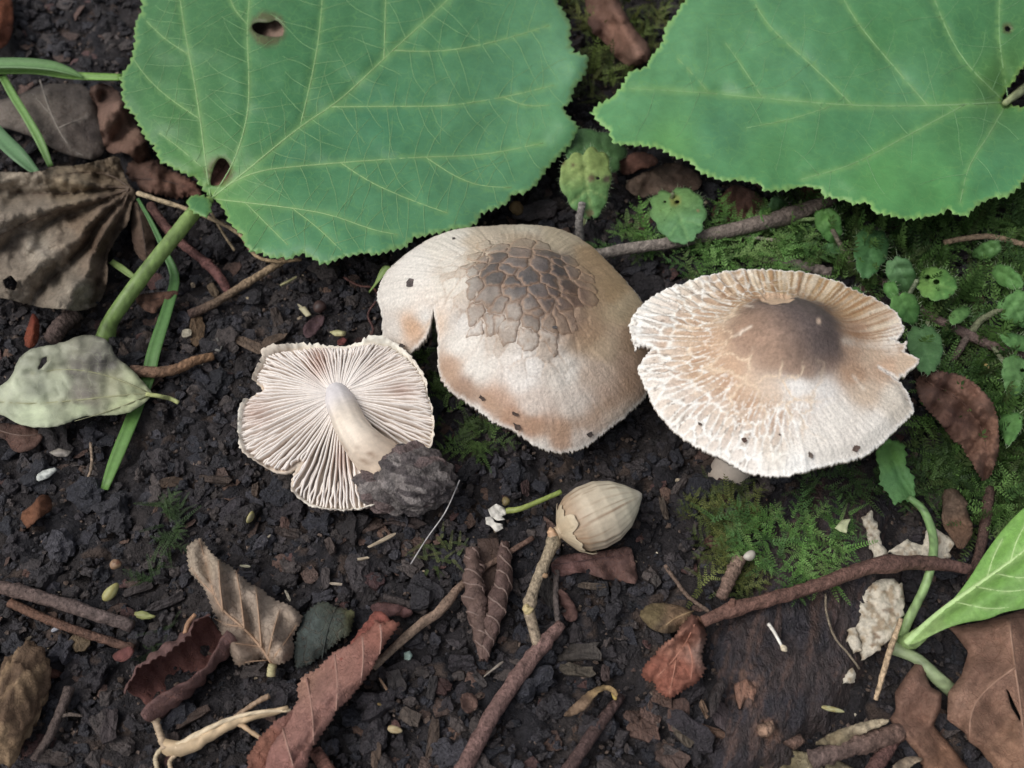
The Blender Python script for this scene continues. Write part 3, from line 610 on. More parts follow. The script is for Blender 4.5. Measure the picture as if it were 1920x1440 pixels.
# ---------------------------------------------------------------- right mushroom with the smooth brown umbo
O3 = [(1179, 617), (1188, 596), (1210, 571), (1254, 549), (1310, 536), (1345, 529), (1379, 525), (1441, 522), (1497, 521), (1529, 527), (1576, 539), (1613, 558), (1640, 571), (1660, 583), (1676, 598), (1685, 614), (1690, 633), (1680, 648), (1664, 652), (1684, 656), (1697, 652), (1691, 671), (1722, 680), (1716, 692), (1700, 706), (1682, 719), (1640, 708), (1686, 724), (1705, 742), (1718, 763), (1697, 786), (1660, 821), (1629, 846), (1591, 861), (1535, 877), (1500, 886), (1472, 891), (1432, 888), (1397, 877), (1354, 852), (1301, 827), (1263, 802), (1232, 771), (1207, 727), (1194, 696), (1207, 680), (1224, 662), (1208, 658), (1193, 660), (1190, 667), (1183, 642)]
def mushroom_umbo():
    base = PG(np.float64(1385), np.float64(925), 0)
    root = thing('umbonate_mushroom', 'mushroom with white streaked cap and smooth brown central bump on a short stem', 'mushroom', base, 'three cream and brown mushrooms')
    K = Cap(O3, (1452, 712), 2.25, (-.03, .17, 1))
    uc = K.px2uv(np.float64(1462), np.float64(676))
    def um(u, v): return np.hypot((u - uc[0]) / 1.22, (v - uc[1]) / 1.16)
    def hf(u, v, d):
        rho = np.clip(K.rho(u, v), 0, 1.05); ph = np.arctan2(v, u); q = um(u, v)
        h = .42 * (1 - rho ** 1.6) + .70 * np.where(q < 1.9, np.exp(-(q / .92) ** 2.6), 0) + .20 * np.exp(-(q / 1.7) ** 2)
        back = sstep(.2, 1.2, v); h = h + .16 * back * rho ** 3          # far rim turns up
        rad = vn(ph * 62, rho * 2.2, 91); h = h + (.03 * rad * back + .010 * vn(ph * 80, rho * 5, 92)) * sstep(.36, .6, rho)
        w1 = worley(ph * 9, rho * 4.2 + .5 * fbm(u * 2, v * 2, 2, 6), 93); h = h + .022 * (sstep(.0, .3, w1[1] - w1[0]) - .5) * sstep(.4, .6, rho) * sstep(.6, -.8, u)
        h = h + .07 * np.sin(ph * 4 + 1.2) * rho ** 4 - .10 * sstep(.25, 0, d) * sstep(.2, -.6, v) + .012 * fbm(u * 6, v * 6, 3, 95)
        # nibbled hollow in the umbo
        px, py = proj(K.X(u, v, h)); b = np.hypot((px - 1455) / 32, (py - 560) / 11); h = h - .10 * sstep(1.15, .7, b)
        return h
    def tf(u, v, d): return .06 + .34 * np.clip(1 - K.rho(u, v) ** 2, 0, 1)
    pts = [(1470, 600, (112, 92, 84)), (1530, 580, (106, 86, 78)), (1500, 640, (124, 100, 88)), (1420, 590, (142, 112, 92)), (1400, 630, (158, 128, 106)), (1450, 670, (164, 134, 110)), (1550, 640, (116, 92, 80)), (1555, 672, (130, 106, 92)), (1500, 690, (168, 140, 118)), (1380, 560, (184, 156, 120)), (1450, 533, (178, 148, 98)), (1540, 545, (178, 142, 92)), (1600, 575, (180, 144, 100)), (1640, 610, (196, 168, 136)), (1670, 635, (224, 212, 196)), (1610, 625, (176, 138, 106)), (1590, 650, (188, 152, 122)), (1640, 660, (206, 176, 146)), (1700, 685, (208, 180, 150)), (1660, 690, (204, 168, 136)), (1600, 700, (186, 148, 116)), (1620, 730, (206, 182, 156)), (1680, 750, (214, 202, 184)), (1340, 580, (202, 182, 156)), (1300, 560, (220, 210, 192)), (1250, 570, (230, 224, 212)), (1210, 600, (234, 230, 220)), (1200, 640, (236, 232, 222)), (1290, 620, (208, 186, 160)), (1340, 640, (196, 162, 130)), (1260, 660, (220, 206, 188)), (1370, 690, (192, 156, 124)), (1310, 690, (204, 180, 152)), (1250, 720, (230, 222, 210)), (1300, 760, (226, 216, 204)), (1400, 730, (202, 172, 144)), (1440, 745, (206, 182, 158)), (1350, 790, (226, 216, 202)), (1500, 730, (230, 224, 216)), (1540, 740, (228, 222, 214)), (1470, 780, (232, 226, 216)), (1570, 780, (228, 220, 208)), (1450, 840, (228, 220, 206)), (1540, 840, (226, 218, 206)), (1640, 800, (228, 220, 208)), (1260, 780, (224, 214, 200)), (1400, 860, (234, 230, 222)), (1500, 880, (236, 232, 224)), (1330, 820, (232, 226, 216))]
    WH = lin((238, 235, 227))
    def colf(u, v, px, py, d):
        rho = K.rho(u, v); ph = np.arctan2(v, u); q = um(u, v)
        wx = 12 * fbm(u * 2, v * 2, 3, 71); wy = 12 * fbm(u * 2, v * 2, 3, 72); c = idw(px + wx, py + wy, pts, 4.4)
        fib = vn(ph * 95, rho * 5, 73) * .6 + vn(ph * 190, rho * 9, 74) * .4; out = sstep(.36, .55, rho)
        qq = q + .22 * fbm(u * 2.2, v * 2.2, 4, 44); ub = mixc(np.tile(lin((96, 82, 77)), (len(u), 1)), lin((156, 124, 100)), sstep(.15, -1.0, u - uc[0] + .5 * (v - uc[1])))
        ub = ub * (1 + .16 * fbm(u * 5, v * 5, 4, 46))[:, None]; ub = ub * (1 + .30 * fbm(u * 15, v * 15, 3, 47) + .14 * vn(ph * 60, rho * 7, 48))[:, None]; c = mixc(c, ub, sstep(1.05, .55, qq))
        c = c * (1 + .14 * fib * out)[:, None]
        left = sstep(.9, -.6, u) * out; sw = fbm(u * 2.3, v * 2.3, 2, 6)
        f1, f2, ci = worley(ph * 12 + .7 * sw, rho * 6 + 1.0 * sw, 93); left = sstep(1.5, -.3, u) * out * sstep(1.3, .2, u - .9 * v - .6)
        c = mixc(c, lin((176, 136, 102)), left * sstep(.04, .3, f2 - f1) * sstep(1.2, .55, rho) * (.4 + .5 * ci)); c = mixc(c, WH, left * np.exp(-((f2 - f1) / (.09 + .10 * sstep(.5, .95, rho))) ** 2) * (.75 + .5 * fbm(u * 4, v * 4, 2, 33)).clip(.2, .95)); c = mixc(c, lin((120, 104, 90)), left * np.exp(-((f2 - f1 - .24) / .07) ** 2) * sstep(-.1, .35, fbm(ph * 30, rho * 9, 2, 96)) * sstep(.55, .85, rho) * .75)
        tip = sstep(.45, .62, fbm(ph * 26, rho * 13, 3, 97)) * left * sstep(.55, .8, rho); c = mixc(c, lin((112, 96, 84)), tip * .7)
        bk = sstep(.0, .8, v) * out * sstep(-.6, .4, u + .8); rs = vn(ph * 58 + .8 * sw, rho * 2.4, 98)
        c = mixc(c, lin((150, 104, 58)), bk * sstep(.15, .55, rs) * .6); c = mixc(c, lin((228, 212, 184)), bk * sstep(-.1, -.5, rs) * .65 * sstep(.5, .95, rho))
        # pale cracks round the umbo
        g1, g2, gi = worley(u * 1.9 + .5 * fbm(u * 3, v * 3, 3, 3), v * 1.9 + .5 * fbm(u * 3 + 4, v * 3, 3, 5), 99)
        c = mixc(c, lin((222, 196, 164)), np.exp(-((g2 - g1) / .06) ** 2) * sstep(.7, .9, q) * sstep(2.0, 1.4, q) * sstep(1.0, .1, u) * .85)
        for (ax, ay, bx, by, wd) in ((1378, 630, 1408, 612, 2.6), (1392, 618, 1388, 628, 2), (1396, 572, 1412, 575, 2.2), (1600, 705, 1618, 728, 4), (1585, 640, 1680, 655, 8)):
            c = mixc(c, lin((226, 210, 190)), np.exp(-(segd(px, py, [(ax, ay), (bx, by)]) / wd) ** 2) * .8 * (.6 + .6 * fbm(u * 14, v * 14, 2, 3)))
        b = np.hypot((px - 1455) / 32, (py - 560) / 11) + .35 * fbm(u * 7, v * 7, 2, 9); c = mixc(c, lin((206, 172, 138)), sstep(1.1, .85, b)); c = mixc(c, lin((206, 176, 150)), np.exp(-(np.hypot(px - 1535, (py - 602) / 1.4) / 4.5) ** 4))
        c = mixc(c, lin((128, 104, 82)), sstep(.5, .62, fbm(u * 16, v * 16, 2, 101)) * .5 * sstep(.4, .8, rho))
        return mixc(c, WH, sstep(.06, 0, d) * .7)
    K.build(.031, hf, tf, colf, root, M_CAP, 6)
    top = K.X(np.float64(0), np.float64(0), np.float64(.2)); bot = PG(np.float64(1362), np.float64(902), -.25)
    ps = spline(np.array([[*top, .42], [*(top * .5 + bot * .5), .36], [*(top * .12 + bot * .88), .40], [*bot, .5]]), 22); V, F = tube_mesh(ps[:, :3], ps[:, 3], 20, .012)
    t = np.r_[np.repeat(np.linspace(0, 1, 22), 20), 0, 1]; mk('stem', V, F, M_FLESH, mixc(np.tile(lin((214, 204, 190)), (len(V), 1)), lin((176, 160, 144)), t), root)
    return K
K3 = mushroom_umbo()

# ================================================================== BIG GREEN LEAVES
def greencol(pts, veins, edge=(150, 190, 90), holes=()):
    def f(px, py, d):
        c = np.array([.60, .76, .60]) * idw(px, py, pts, 2.6); c = c * (1 + .14 * fbm(px / 60, py / 60, 4, 5))[:, None]
        for line, wd, _ in veins:
            c = mixc(c, lin((132, 176, 92)), .45 * np.exp(-(segd(px, py, line) / (wd * 1.6)) ** 2))
        c = mixc(c, lin(edge), sstep(5, 0, d) * .5)
        for hx, hy, hr in holes: c = mixc(c, lin((96, 76, 44)), sstep(hr + 5, hr - 2, np.hypot(px - hx, py - hy)) * .7)
        return c
    return f
G1 = [(397, 371), (383, 360), (367, 330), (337, 320), (300, 300), (290, 270), (270, 257), (247, 213), (227, 180), (223, 147), (240, 123), (247, 100), (248, 77), (260, 27), (262, 0), (268, -70), (320, -150), (450, -230), (700, -270), (900, -200), (1010, -90), (1047, 0), (1070, 43), (1070, 70), (1077, 98), (1105, 105), (1100, 137), (1080, 163), (1073, 190), (1057, 203), (1073, 220), (1091, 237), (1077, 257), (1053, 283), (1027, 317), (993, 353), (967, 363), (953, 383), (930, 393), (900, 400), (895, 413), (880, 423), (847, 433), (820, 434), (777, 447), (767, 463), (737, 472), (680, 473), (640, 486), (600, 491), (567, 478), (545, 488), (497, 484), (467, 470), (443, 433), (420, 393), (407, 377)]
V1 = [([(395, 372), (388, 323), (377, 233), (367, 167), (355, 103), (340, 20), (330, -80)], 3.2, .035), ([(397, 372), (437, 310), (457, 250), (467, 200), (467, 133), (463, 67), (468, 0), (470, -110)], 3.2, .035),
      ([(397, 372), (467, 317), (563, 237), (637, 190), (720, 110), (807, 30), (840, 0), (920, -90)], 4.5, .05), ([(563, 237), (580, 167), (597, 83), (605, 0), (606, -90)], 2.6, .03), ([(720, 110), (722, 50), (723, 0), (728, -90)], 2.6, .03),
      ([(738, 95), (810, 98), (880, 90), (960, 70), (1030, 48)], 2.4, .03), ([(622, 201), (700, 200), (800, 200), (850, 198), (945, 183), (1040, 160)], 2.6, .03), ([(425, 348), (483, 320), (560, 312), (640, 305), (780, 295), (905, 292), (1020, 268)], 3.2, .035),
      ([(400, 373), (460, 380), (547, 390), (620, 402), (700, 432), (745, 440)], 3, .035), ([(640, 306), (690, 340), (740, 363), (790, 383), (840, 400)], 2, .025), ([(355, 103), (310, 75), (275, 40)], 1.8, .02), ([(377, 225), (310, 180), (270, 140), (250, 110)], 1.8, .02), ([(386, 320), (340, 280), (300, 250)], 1.8, .02),
      ([(463, 45), (440, 20), (425, -20)], 1.8, .02), ([(945, 183), (985, 200), (1030, 198)], 1.6, .02), ([(800, 296), (850, 330), (900, 350), (960, 352)], 1.8, .02), ([(460, 380), (500, 420), (540, 460)], 1.8, .02), ([(547, 390), (600, 430), (640, 470)], 1.8, .02)]
def fine_veins(blade, info, outline, veins, seed, holes=(), gap=38, col=(122, 166, 104)):
    rr = np.random.default_rng(seed); VV = []; FF = []; off = 0; V2 = info[0]
    lines = [resample(chaikin(np.asarray(v[0], float), 2, False), 6, False) for v in veins]
    for li, ln in enumerate(lines):
        others = [q for k, q in enumerate(lines) if k != li]; n = len(ln)
        for side in (-1, 1):
            i = rr.integers(3, 7)
            while i < n - 2:
                d = ln[min(i + 1, n - 1)] - ln[i - 1]; d = d / (np.linalg.norm(d) + 1e-9); a = math.atan2(d[1], d[0]) + side * rr.uniform(1.15, 1.4); p = ln[i].copy(); pts = [p.copy()]; L = rr.uniform(45, 120)
                for k in range(int(L / 7)):
                    a += rr.normal(-.02 * side, .08); p = p + 7 * np.array([math.cos(a), math.sin(a)]); pts.append(p.copy())
                    if not pip(p[:1], p[1:2], outline)[0] or p[1] < -60 or any(pip(p[:1], p[1:2], h)[0] for h in holes): pts.pop(); break
                    if k > 1 and min(np.hypot(*(q - p).T).min() for q in others) < 7: break
                if len(pts) > 3:
                    pts = np.array(pts); X = lift(info, pts[:, 0], pts[:, 1]); X[:, 2] += .003
                    V, F = tube_mesh(X, np.linspace(.0075, .004, len(X)), 5); VV.append(V); FF.append(F + off); off += len(V)
                i += int(rr.uniform(.6, 1.4) * gap / 6)
    o = mk('fine_veins', np.vstack(VV), np.vstack(FF), M_VEIN, lin(col), blade); o['kind'] = 'stuff'
def big_leaf_left():
    base = PG(np.float64(205), np.float64(628), 0)
    root = thing('broad_green_leaf', 'broad green leaf with toothed edge, two holes and a thick green stalk, behind the mushrooms', 'leaf', base)
    H1 = resample(chaikin([(393, 345), (398, 318), (408, 297), (420, 294), (433, 312), (430, 330), (415, 345), (398, 350)], 1), 5); H2 = resample(chaikin([(470, 48), (480, 40), (505, 42), (518, 35), (530, 48), (533, 58), (528, 70), (500, 68), (478, 62)], 1), 5)
    def zf(px, py, d):
        z = 1.35 + .9 * sstep(480, -250, py) + .25 * np.sin((px - 250) / 190.) + .14 * fbm(px / 150, py / 150, 3, 8)
        z = z + .25 * sstep(420, 900, px) * sstep(300, 460, py)
        z = z - .35 * np.exp(-(np.hypot(px - 395, py - 372) / 60) ** 2)
        curl = np.exp(-(np.hypot(px - 1080, py - 110) / 40) ** 2) + np.exp(-(np.hypot(px - 1070, py - 225) / 35) ** 2)
        return z + .18 * curl - .04 * sstep(16, 0, d) + .07 * fbm(px / 45, py / 45, 2, 9) - .022 * np.exp(-(np.minimum.reduce([segd(px, py, v[0]) for v in V1]) / 12) ** 2)
    pts = [(300, 100, (84, 140, 88)), (400, 60, (78, 136, 84)), (330, 240, (86, 142, 82)), (480, 200, (76, 140, 92)), (600, 100, (74, 136, 88)), (560, 300, (80, 146, 104)), (700, 230, (82, 148, 112)), (850, 60, (86, 146, 104)), (950, 150, (100, 160, 122)), (1060, 120, (118, 172, 134)), (900, 330, (100, 160, 120)), (700, 400, (96, 158, 116)), (560, 440, (100, 162, 118)), (440, 400, (104, 160, 92)), (700, -150, (80, 140, 90)), (1040, 260, (110, 168, 120)), (380, 330, (110, 160, 80))]
    blade, info = sheet('blade', serrate(G1, 14, 3.6, 4), zf, M_GREEN, greencol(pts, V1, holes=((412, 322, 26), (502, 54, 32))), 8.5, .022, [H1, H2], root, 1, False, False, V1, under=(140, 175, 130))
    for line, wd, _ in V1: vein_tube(blade, info, line, wd * .0055, .008, (142, 178, 112), .010)
    fine_veins(blade, info, np.asarray(G1, float), V1, 3, [H1, H2])
    tube_px('petiole', [(198, 634, .1), (206, 606, .35), (228, 572, .62), (275, 508, .9), (330, 440, 1.08), (366, 396, 1.15), (396, 373, 1.17)], [17, 13.5, 13.5, 13, 13, 12.5, 7], M_GRASS, (112, 142, 66), root, 40, 12, .015, 3, False, (136, 166, 82))
    sheet('basal_lobe', serrate([(352, 372), (362, 365), (385, 368), (396, 380), (394, 398), (384, 406), (370, 400), (356, 392)], 12, 3, 3), lambda x, y, d: 1.32 + .004 * (y - 370) - .05 * sstep(8, 0, d), M_GREEN, greencol([(370, 385, (84, 140, 84)), (390, 390, (96, 150, 90))], []), 5, .02, (), root, 5, False, False)
big_leaf_left()
G2 = [(1885, 196), (1930, 205), (2010, 190), (2040, 240), (1990, 290), (1945, 310), (1920, 330), (1907, 350), (1887, 367), (1860, 370), (1830, 390), (1813, 405), (1787, 400), (1780, 389), (1757, 400), (1727, 410), (1683, 407), (1640, 397), (1630, 380), (1600, 383), (1587, 373), (1545, 372), (1537, 357), (1510, 347), (1470, 353), (1433, 355), (1427, 343), (1353, 337), (1310, 323), (1290, 302), (1280, 296), (1243, 286), (1238, 280), (1180, 268), (1153, 266), (1140, 243), (1120, 230), (1106, 211), (1122, 192), (1150, 180), (1163, 157), (1177, 136), (1210, 123), (1223, 100), (1243, 77), (1250, 50), (1270, 27), (1285, 0), (1320, -90), (1480, -250), (1750, -300), (1960, -220), (2060, -60), (1985, 70), (1930, 118), (1905, 140), (1893, 165), (1880, 186)]
V2_ = [([(1883, 192), (1750, 199), (1600, 199), (1430, 184), (1300, 172), (1180, 166)], 4, .05), ([(1600, 199), (1520, 120), (1440, 50), (1400, -20)], 2.4, .03), ([(1740, 199), (1680, 130), (1620, 60), (1580, 0), (1550, -90)], 2.6, .03), ([(1430, 184), (1395, 130), (1360, 80)], 2, .02), ([(1810, 196), (1700, 255), (1600, 310), (1500, 337)], 3, .05), ([(1560, 199), (1480, 225), (1400, 240)], 2, .02), ([(1884, 200), (1850, 260), (1815, 310), (1800, 380)], 2.4, .03), ([(1882, 190), (1800, 110), (1750, 0), (1730, -90)], 2.6, .03), ([(1890, 186), (1870, 60), (1880, -80)], 2.4, .03), ([(1330, 175), (1300, 140), (1270, 110)], 1.6, .02)]
def big_leaf_right():
    base = PG(np.float64(1930), np.float64(250), 0)
    root = thing('broad_green_leaf', 'broad smooth green leaf with scalloped toothed margin, above the moss and creeping plants', 'leaf', base)
    def zf(px, py, d):
        z = 1.75 + .75 * sstep(420, -250, py) + .16 * fbm(px / 170, py / 170, 3, 18)
        fold = np.abs(py - 190 - .02 * (1600 - px)); z = z + .0016 * np.minimum(fold, 150) + .14 * np.sin((px - 1200) / 62.) * sstep(300, 390, py)
        return z - .10 * sstep(60, 0, d) + .07 * fbm(px / 45, py / 45, 2, 19) - .022 * np.exp(-(np.minimum.reduce([segd(px, py, v[0]) for v in V2_]) / 12) ** 2) - .3 * np.exp(-(np.hypot(px - 1885, py - 192) / 50) ** 2)
    pts = [(1300, 100, (112, 170, 122)), (1450, 60, (100, 160, 112)), (1200, 200, (110, 170, 118)), (1350, 240, (96, 158, 116)), (1500, 130, (106, 166, 122)), (1650, 80, (88, 152, 96)), (1800, 60, (80, 142, 92)), (1700, 160, (106, 164, 120)), (1800, 250, (90, 154, 92)), (1600, 250, (88, 152, 104)), (1450, 300, (100, 164, 104)), (1650, 330, (104, 172, 96)), (1750, 370, (102, 172, 98)), (1870, 320, (94, 160, 110)), (1250, 270, (116, 176, 104)), (1700, -150, (86, 150, 96)), (1880, 150, (92, 140, 70))]
    blade, info = sheet('blade', serrate(G2, 14, 3.4, 9), zf, M_GREEN, greencol(pts, V2_, (160, 205, 90), ((1889, 53, 9),)), 8.5, .022, [resample([(1884, 50), (1890, 47), (1896, 53), (1892, 60), (1885, 58)], 4)], root, 2, False, False, V2_, under=(140, 175, 130))
    for line, wd, _ in V2_: vein_tube(blade, info, line, wd * .0055, .008, (122, 164, 104), .008)
    fine_veins(blade, info, np.asarray(G2, float), V2_, 4, (), 95, (108, 156, 100))
    tube_px('petiole', [(1884, 194, 1.6), (1905, 178, 1.5), (1935, 160, 1.1), (1975, 175, .4), (1990, 190, -.1)], [5, 7, 8, 8, 9], M_GRASS, (150, 160, 110), root, 26, 10, .02, 4, False)
big_leaf_right()

# ================================================================== DRY LEAVES, PALE LEAF, SEEDLINGS
def drycol(pts, var=.22, edge=.75, seed=0, veins=(), vc=(150, 120, 100)):
    def f(px, py, d):
        wx = 9 * fbm(px / 14, py / 14, 3, seed + 1); wy = 9 * fbm(px / 14 + 5, py / 14, 3, seed + 2)
        c = .92 * idw(px + wx, py + wy, pts, 4.0); c = c * (1 + var * 1.9 * fbm(px / 26 + seed, py / 26, 4, seed))[:, None].clip(.45, 1.6)
        for line, wd in veins: c = mixc(c, lin(vc), .45 * np.exp(-(segd(px, py, line) / (wd * 1.3)) ** 2))
        return c * (edge + (1 - edge) * sstep(0, 6, d))[:, None]
    return f
def leafthing(name, label, outline, zf, pts, mat_=None, veins=(), vc=(130, 104, 84), step=7, tooth=None, seed=0, ground=True, holes=(), petiole=None, pcol=(150, 130, 90), th=.022, cat='leaf', group=None, base=None, smooth=1, under=None, low=True, vr=.008, prad=4, crin=.035):
    o = np.asarray(outline, float); o = chaikin(o, smooth) if smooth else o
    o = serrate(o, *tooth, seed) if tooth else resample(o, step * .9) + np.random.default_rng(seed).normal(0, .5, (len(resample(o, step * .9)), 2))
    b = base if base is not None else o.mean(0); zf0 = zf
    def zf(x, y, d): return zf0(x, y, d) + crin * (1.2 - 3.2 * np.abs(fbm(x / 26 + seed, y / 26, 3, seed + 7)) + .8 * vn(x / 7, y / 7, seed))
    root = thing(name, label, cat, PG(np.float64(b[0]), np.float64(b[1]), 0), group)
    bl, info = sheet('blade', o, zf, mat_ or M_DRY, drycol(pts, seed=seed, veins=[(v[0], v[1]) for v in veins], vc=vc), step, th, [resample(h, 4) for h in holes], root, seed, ground, low, [(v[0], v[1] * 1.5, -.012) for v in veins], under)
    for v in veins: vein_tube(bl, info, v[0], v[1] * vr, .006, vc, .012)
    if petiole: tube_px('petiole', petiole, prad, M_VEIN, pcol, root, 18, 7, .03, seed, ground)
    return root, info
def fold(px, py, line, wd, amp): return amp * np.exp(-(segd(px, py, line) / wd) ** 2)

# pale yellow-green fallen leaf
VP = [([(283, 738), (220, 742), (150, 750), (60, 758), (-20, 752)], 3), ([(275, 735), (210, 705), (130, 690), (60, 700)], 2.2), ([(278, 742), (210, 770), (140, 790)], 2)]
leafthing('pale_fallen_leaf', 'pale yellow-green fallen leaf with dark blotches and a short stalk beside the grass blade', [(287, 739), (284, 735), (262, 708), (240, 686), (215, 668), (205, 640), (180, 628), (150, 628), (110, 645), (60, 652), (35, 670), (22, 705), (8, 720), (-30, 735), (-40, 765), (0, 775), (40, 798), (80, 802), (115, 798), (150, 780), (200, 778), (235, 776), (262, 762), (284, 742)],
    lambda x, y, d: .55 + .10 * np.sin((x + 40) / 75.) + .10 * fbm(x / 60, y / 60, 3, 3) + .35 * sstep(720, 630, y) + .25 * sstep(770, 805, y) - .03 * sstep(10, 0, d) - .02 * sstep(240, 285, x) + fold(x, y, VP[0][0], 12, -.06) + fold(x, y, VP[1][0], 10, -.06),
    [(60, 770, (196, 206, 168)), (150, 765, (190, 200, 158)), (240, 760, (186, 196, 144)), (250, 720, (176, 182, 138)), (200, 650, (128, 126, 110)), (190, 680, (98, 92, 88)), (140, 690, (120, 114, 104)), (150, 650, (150, 148, 126)), (100, 670, (162, 164, 138)), (60, 700, (176, 180, 154)), (150, 745, (112, 104, 94)), (165, 745, (108, 100, 90)), (110, 720, (182, 188, 156)), (30, 730, (190, 196, 164)), (210, 720, (166, 166, 132)), (70, 730, (150, 156, 130))],
    M_PALE, VP, (150, 150, 110), 7, seed=31, holes=[[(70, 690), (78, 670), (88, 667), (88, 678), (78, 690), (72, 694)]], petiole=[(274, 739, .50), (300, 743, .42), (318, 747, .22), (335, 755, .15)], pcol=(176, 182, 110), under=(190, 195, 165))
# big crumpled brown leaf at the left edge
def pleat(x, y):
    a = np.arctan2(y - 352, 250 - x) + .16 * fbm(x / 50, y / 50, 2, 12); r = np.hypot(x - 250, y - 352)
    saw = np.abs(((a * 2.6 + .3) % 1) - .5) * 2
    return .55 + (.62 * saw - .1) * sstep(0, 110, r) + .34 * fbm(x / 27, y / 27, 4, 13) + .25 * sstep(500, 585, y) * np.sin(x / 17.) + .15 * np.sin(y / 21. + x / 40.) * sstep(120, 0, x)
VB = [([(244, 352), (190, 350), (120, 365), (40, 362), (-40, 345)], 4), ([(242, 355), (170, 380), (90, 400), (0, 440), (-50, 470)], 4), ([(240, 358), (190, 420), (140, 480), (80, 540)], 3.6), ([(242, 360), (215, 430), (190, 510), (170, 570)], 3.2), ([(240, 350), (205, 325), (150, 322), (100, 330)], 3)]
leafthing('crumpled_brown_leaf', 'big crumpled grey-brown dead leaf with folded lobes under the broad green leaf', [(-60, 325), (0, 322), (73, 323), (100, 311), (140, 311), (187, 301), (223, 290), (230, 320), (240, 345), (258, 360), (244, 393), (240, 420), (222, 437), (210, 460), (200, 480), (203, 523), (187, 572), (150, 583), (123, 580), (83, 577), (43, 567), (0, 558), (-60, 545)],
    lambda x, y, d: pleat(x, y),
    [(70, 470, (168, 156, 138)), (120, 450, (148, 132, 112)), (30, 345, (158, 144, 124)), (130, 340, (152, 134, 106)), (200, 320, (130, 112, 88)), (60, 400, (144, 130, 112)), (20, 450, (140, 126, 110)), (150, 420, (132, 112, 90)), (210, 400, (112, 94, 76)), (100, 500, (146, 132, 112)), (150, 550, (150, 138, 120)), (50, 540, (138, 124, 106)), (190, 520, (118, 100, 82)), (180, 450, (100, 80, 62))],
    M_DRY, VB, (92, 74, 58), 5.0, seed=33, crin=.03, holes=[[(5, 525), (20, 515), (33, 530), (28, 545), (10, 540)]])
# grey leaf and curled strip behind it
leafthing('grey_dead_leaf', 'flat grey dead leaf with pale branching veins beneath the thin green shoot', [(-50, 190), (20, 185), (60, 165), (110, 155), (165, 158), (180, 200), (195, 240), (200, 275), (185, 300), (150, 296), (110, 285), (80, 265), (40, 248), (0, 236), (-50, 235)], lambda x, y, d: .55 + .2 * fbm(x / 70, y / 70, 3, 14) + .15 * np.sin(x / 40.) - .1 * sstep(15, 0, d),
    [(60, 200, (112, 102, 92)), (150, 190, (104, 94, 86)), (150, 270, (92, 82, 74)), (20, 220, (118, 108, 98)), (170, 250, (70, 62, 58))], M_DRY, [([(75, 150), (95, 215), (130, 280), (170, 298)], 2.4), ([(95, 215), (60, 175)], 1.8), ([(110, 240), (170, 215)], 1.8)], (150, 140, 128), 8, seed=34)
leafthing('curled_brown_strip', 'wavy curled brown leaf strip tucked against the left edge of the broad green leaf', [(163, 165), (190, 155), (218, 165), (242, 205), (262, 245), (282, 280), (284, 305), (262, 312), (236, 282), (205, 290), (190, 262), (182, 210)], lambda x, y, d: .7 + .3 * np.sin((x + y) / 16.) + .25 * fbm(x / 22, y / 22, 2, 15) - .2 * sstep(12, 0, d), [(200, 180, (120, 92, 78)), (230, 240, (136, 106, 88)), (260, 290, (104, 76, 60)), (205, 270, (112, 84, 70))], M_RED, (), seed=35, step=5)
leafthing('torn_brown_leaf', 'torn dark brown leaf pieces below the hole of the broad green leaf', [(238, 300), (285, 295), (320, 318), (350, 328), (372, 345), (382, 370), (350, 365), (320, 372), (285, 362), (255, 352), (240, 330)], lambda x, y, d: .45 + .28 * fbm(x / 24, y / 24, 3, 16) + .15 * np.sin(x / 14.) - .12 * sstep(8, 0, d), [(260, 320, (92, 68, 56)), (320, 340, (112, 80, 64)), (360, 355, (104, 70, 56))], M_RED, [([(250, 335), (310, 338), (372, 358)], 2)], (70, 50, 42), 5, (10, 2.5), 36)
leafthing('folded_brown_leaf', 'brown leaf seen through the lower hole of the broad green leaf', [(385, 290), (440, 285), (455, 320), (445, 350), (400, 358), (380, 330)], lambda x, y, d: 1.30 + .06 * fbm(x / 20, y / 20, 2, 17), [(410, 320, (140, 98, 82)), (430, 300, (150, 110, 92))], M_RED, [([(390, 350), (415, 320), (435, 290)], 2)], (96, 66, 54), 6, seed=37)
leafthing('folded_brown_leaf', 'pale brown leaf seen through the upper hole of the broad green leaf', [(460, 30), (540, 25), (550, 70), (520, 85), (470, 78)], lambda x, y, d: 1.85 + .1 * fbm(x / 20, y / 20, 2, 18) + .006 * (x - 500), [(480, 55, (80, 62, 54)), (520, 50, (150, 124, 106))], M_RED, (), seed=38, step=6)
leafthing('drooping_brown_leaf', 'narrow drooping brown leaf hanging below the crumpled leaf stalk', [(245, 385), (262, 375), (280, 400), (292, 440), (290, 475), (275, 495), (255, 478), (245, 440)], lambda x, y, d: .45 + .22 * sstep(0, 22, d) + .08 * fbm(x / 15, y / 15, 2, 19), [(265, 400, (110, 90, 72)), (270, 460, (92, 72, 58))], M_DRY, [([(258, 378), (268, 430), (276, 490)], 2)], (70, 56, 46), 5, seed=39)
leafthing('rusty_leaf', 'rusty orange leaf edge in the shade beyond the thin green shoot', [(-40, -30), (15, -30), (26, 20), (22, 70), (0, 95), (-40, 90)], lambda x, y, d: .5 + .3 * sstep(0, 30, d), [(0, 30, (124, 66, 34)), (10, 70, (100, 52, 30))], M_RED, (), seed=40, step=8)
leafthing('rusty_leaf', 'glossy rust-red leaf scrap standing behind the pale blotched leaf', [(42, 645), (55, 600), (62, 583), (75, 605), (72, 640), (58, 655)], lambda x, y, d: .4 + .0025 * (650 - y) + .15 * sstep(0, 12, d), [(60, 620, (134, 62, 34)), (65, 600, (120, 50, 30))], M_RED, (), seed=41, step=5)
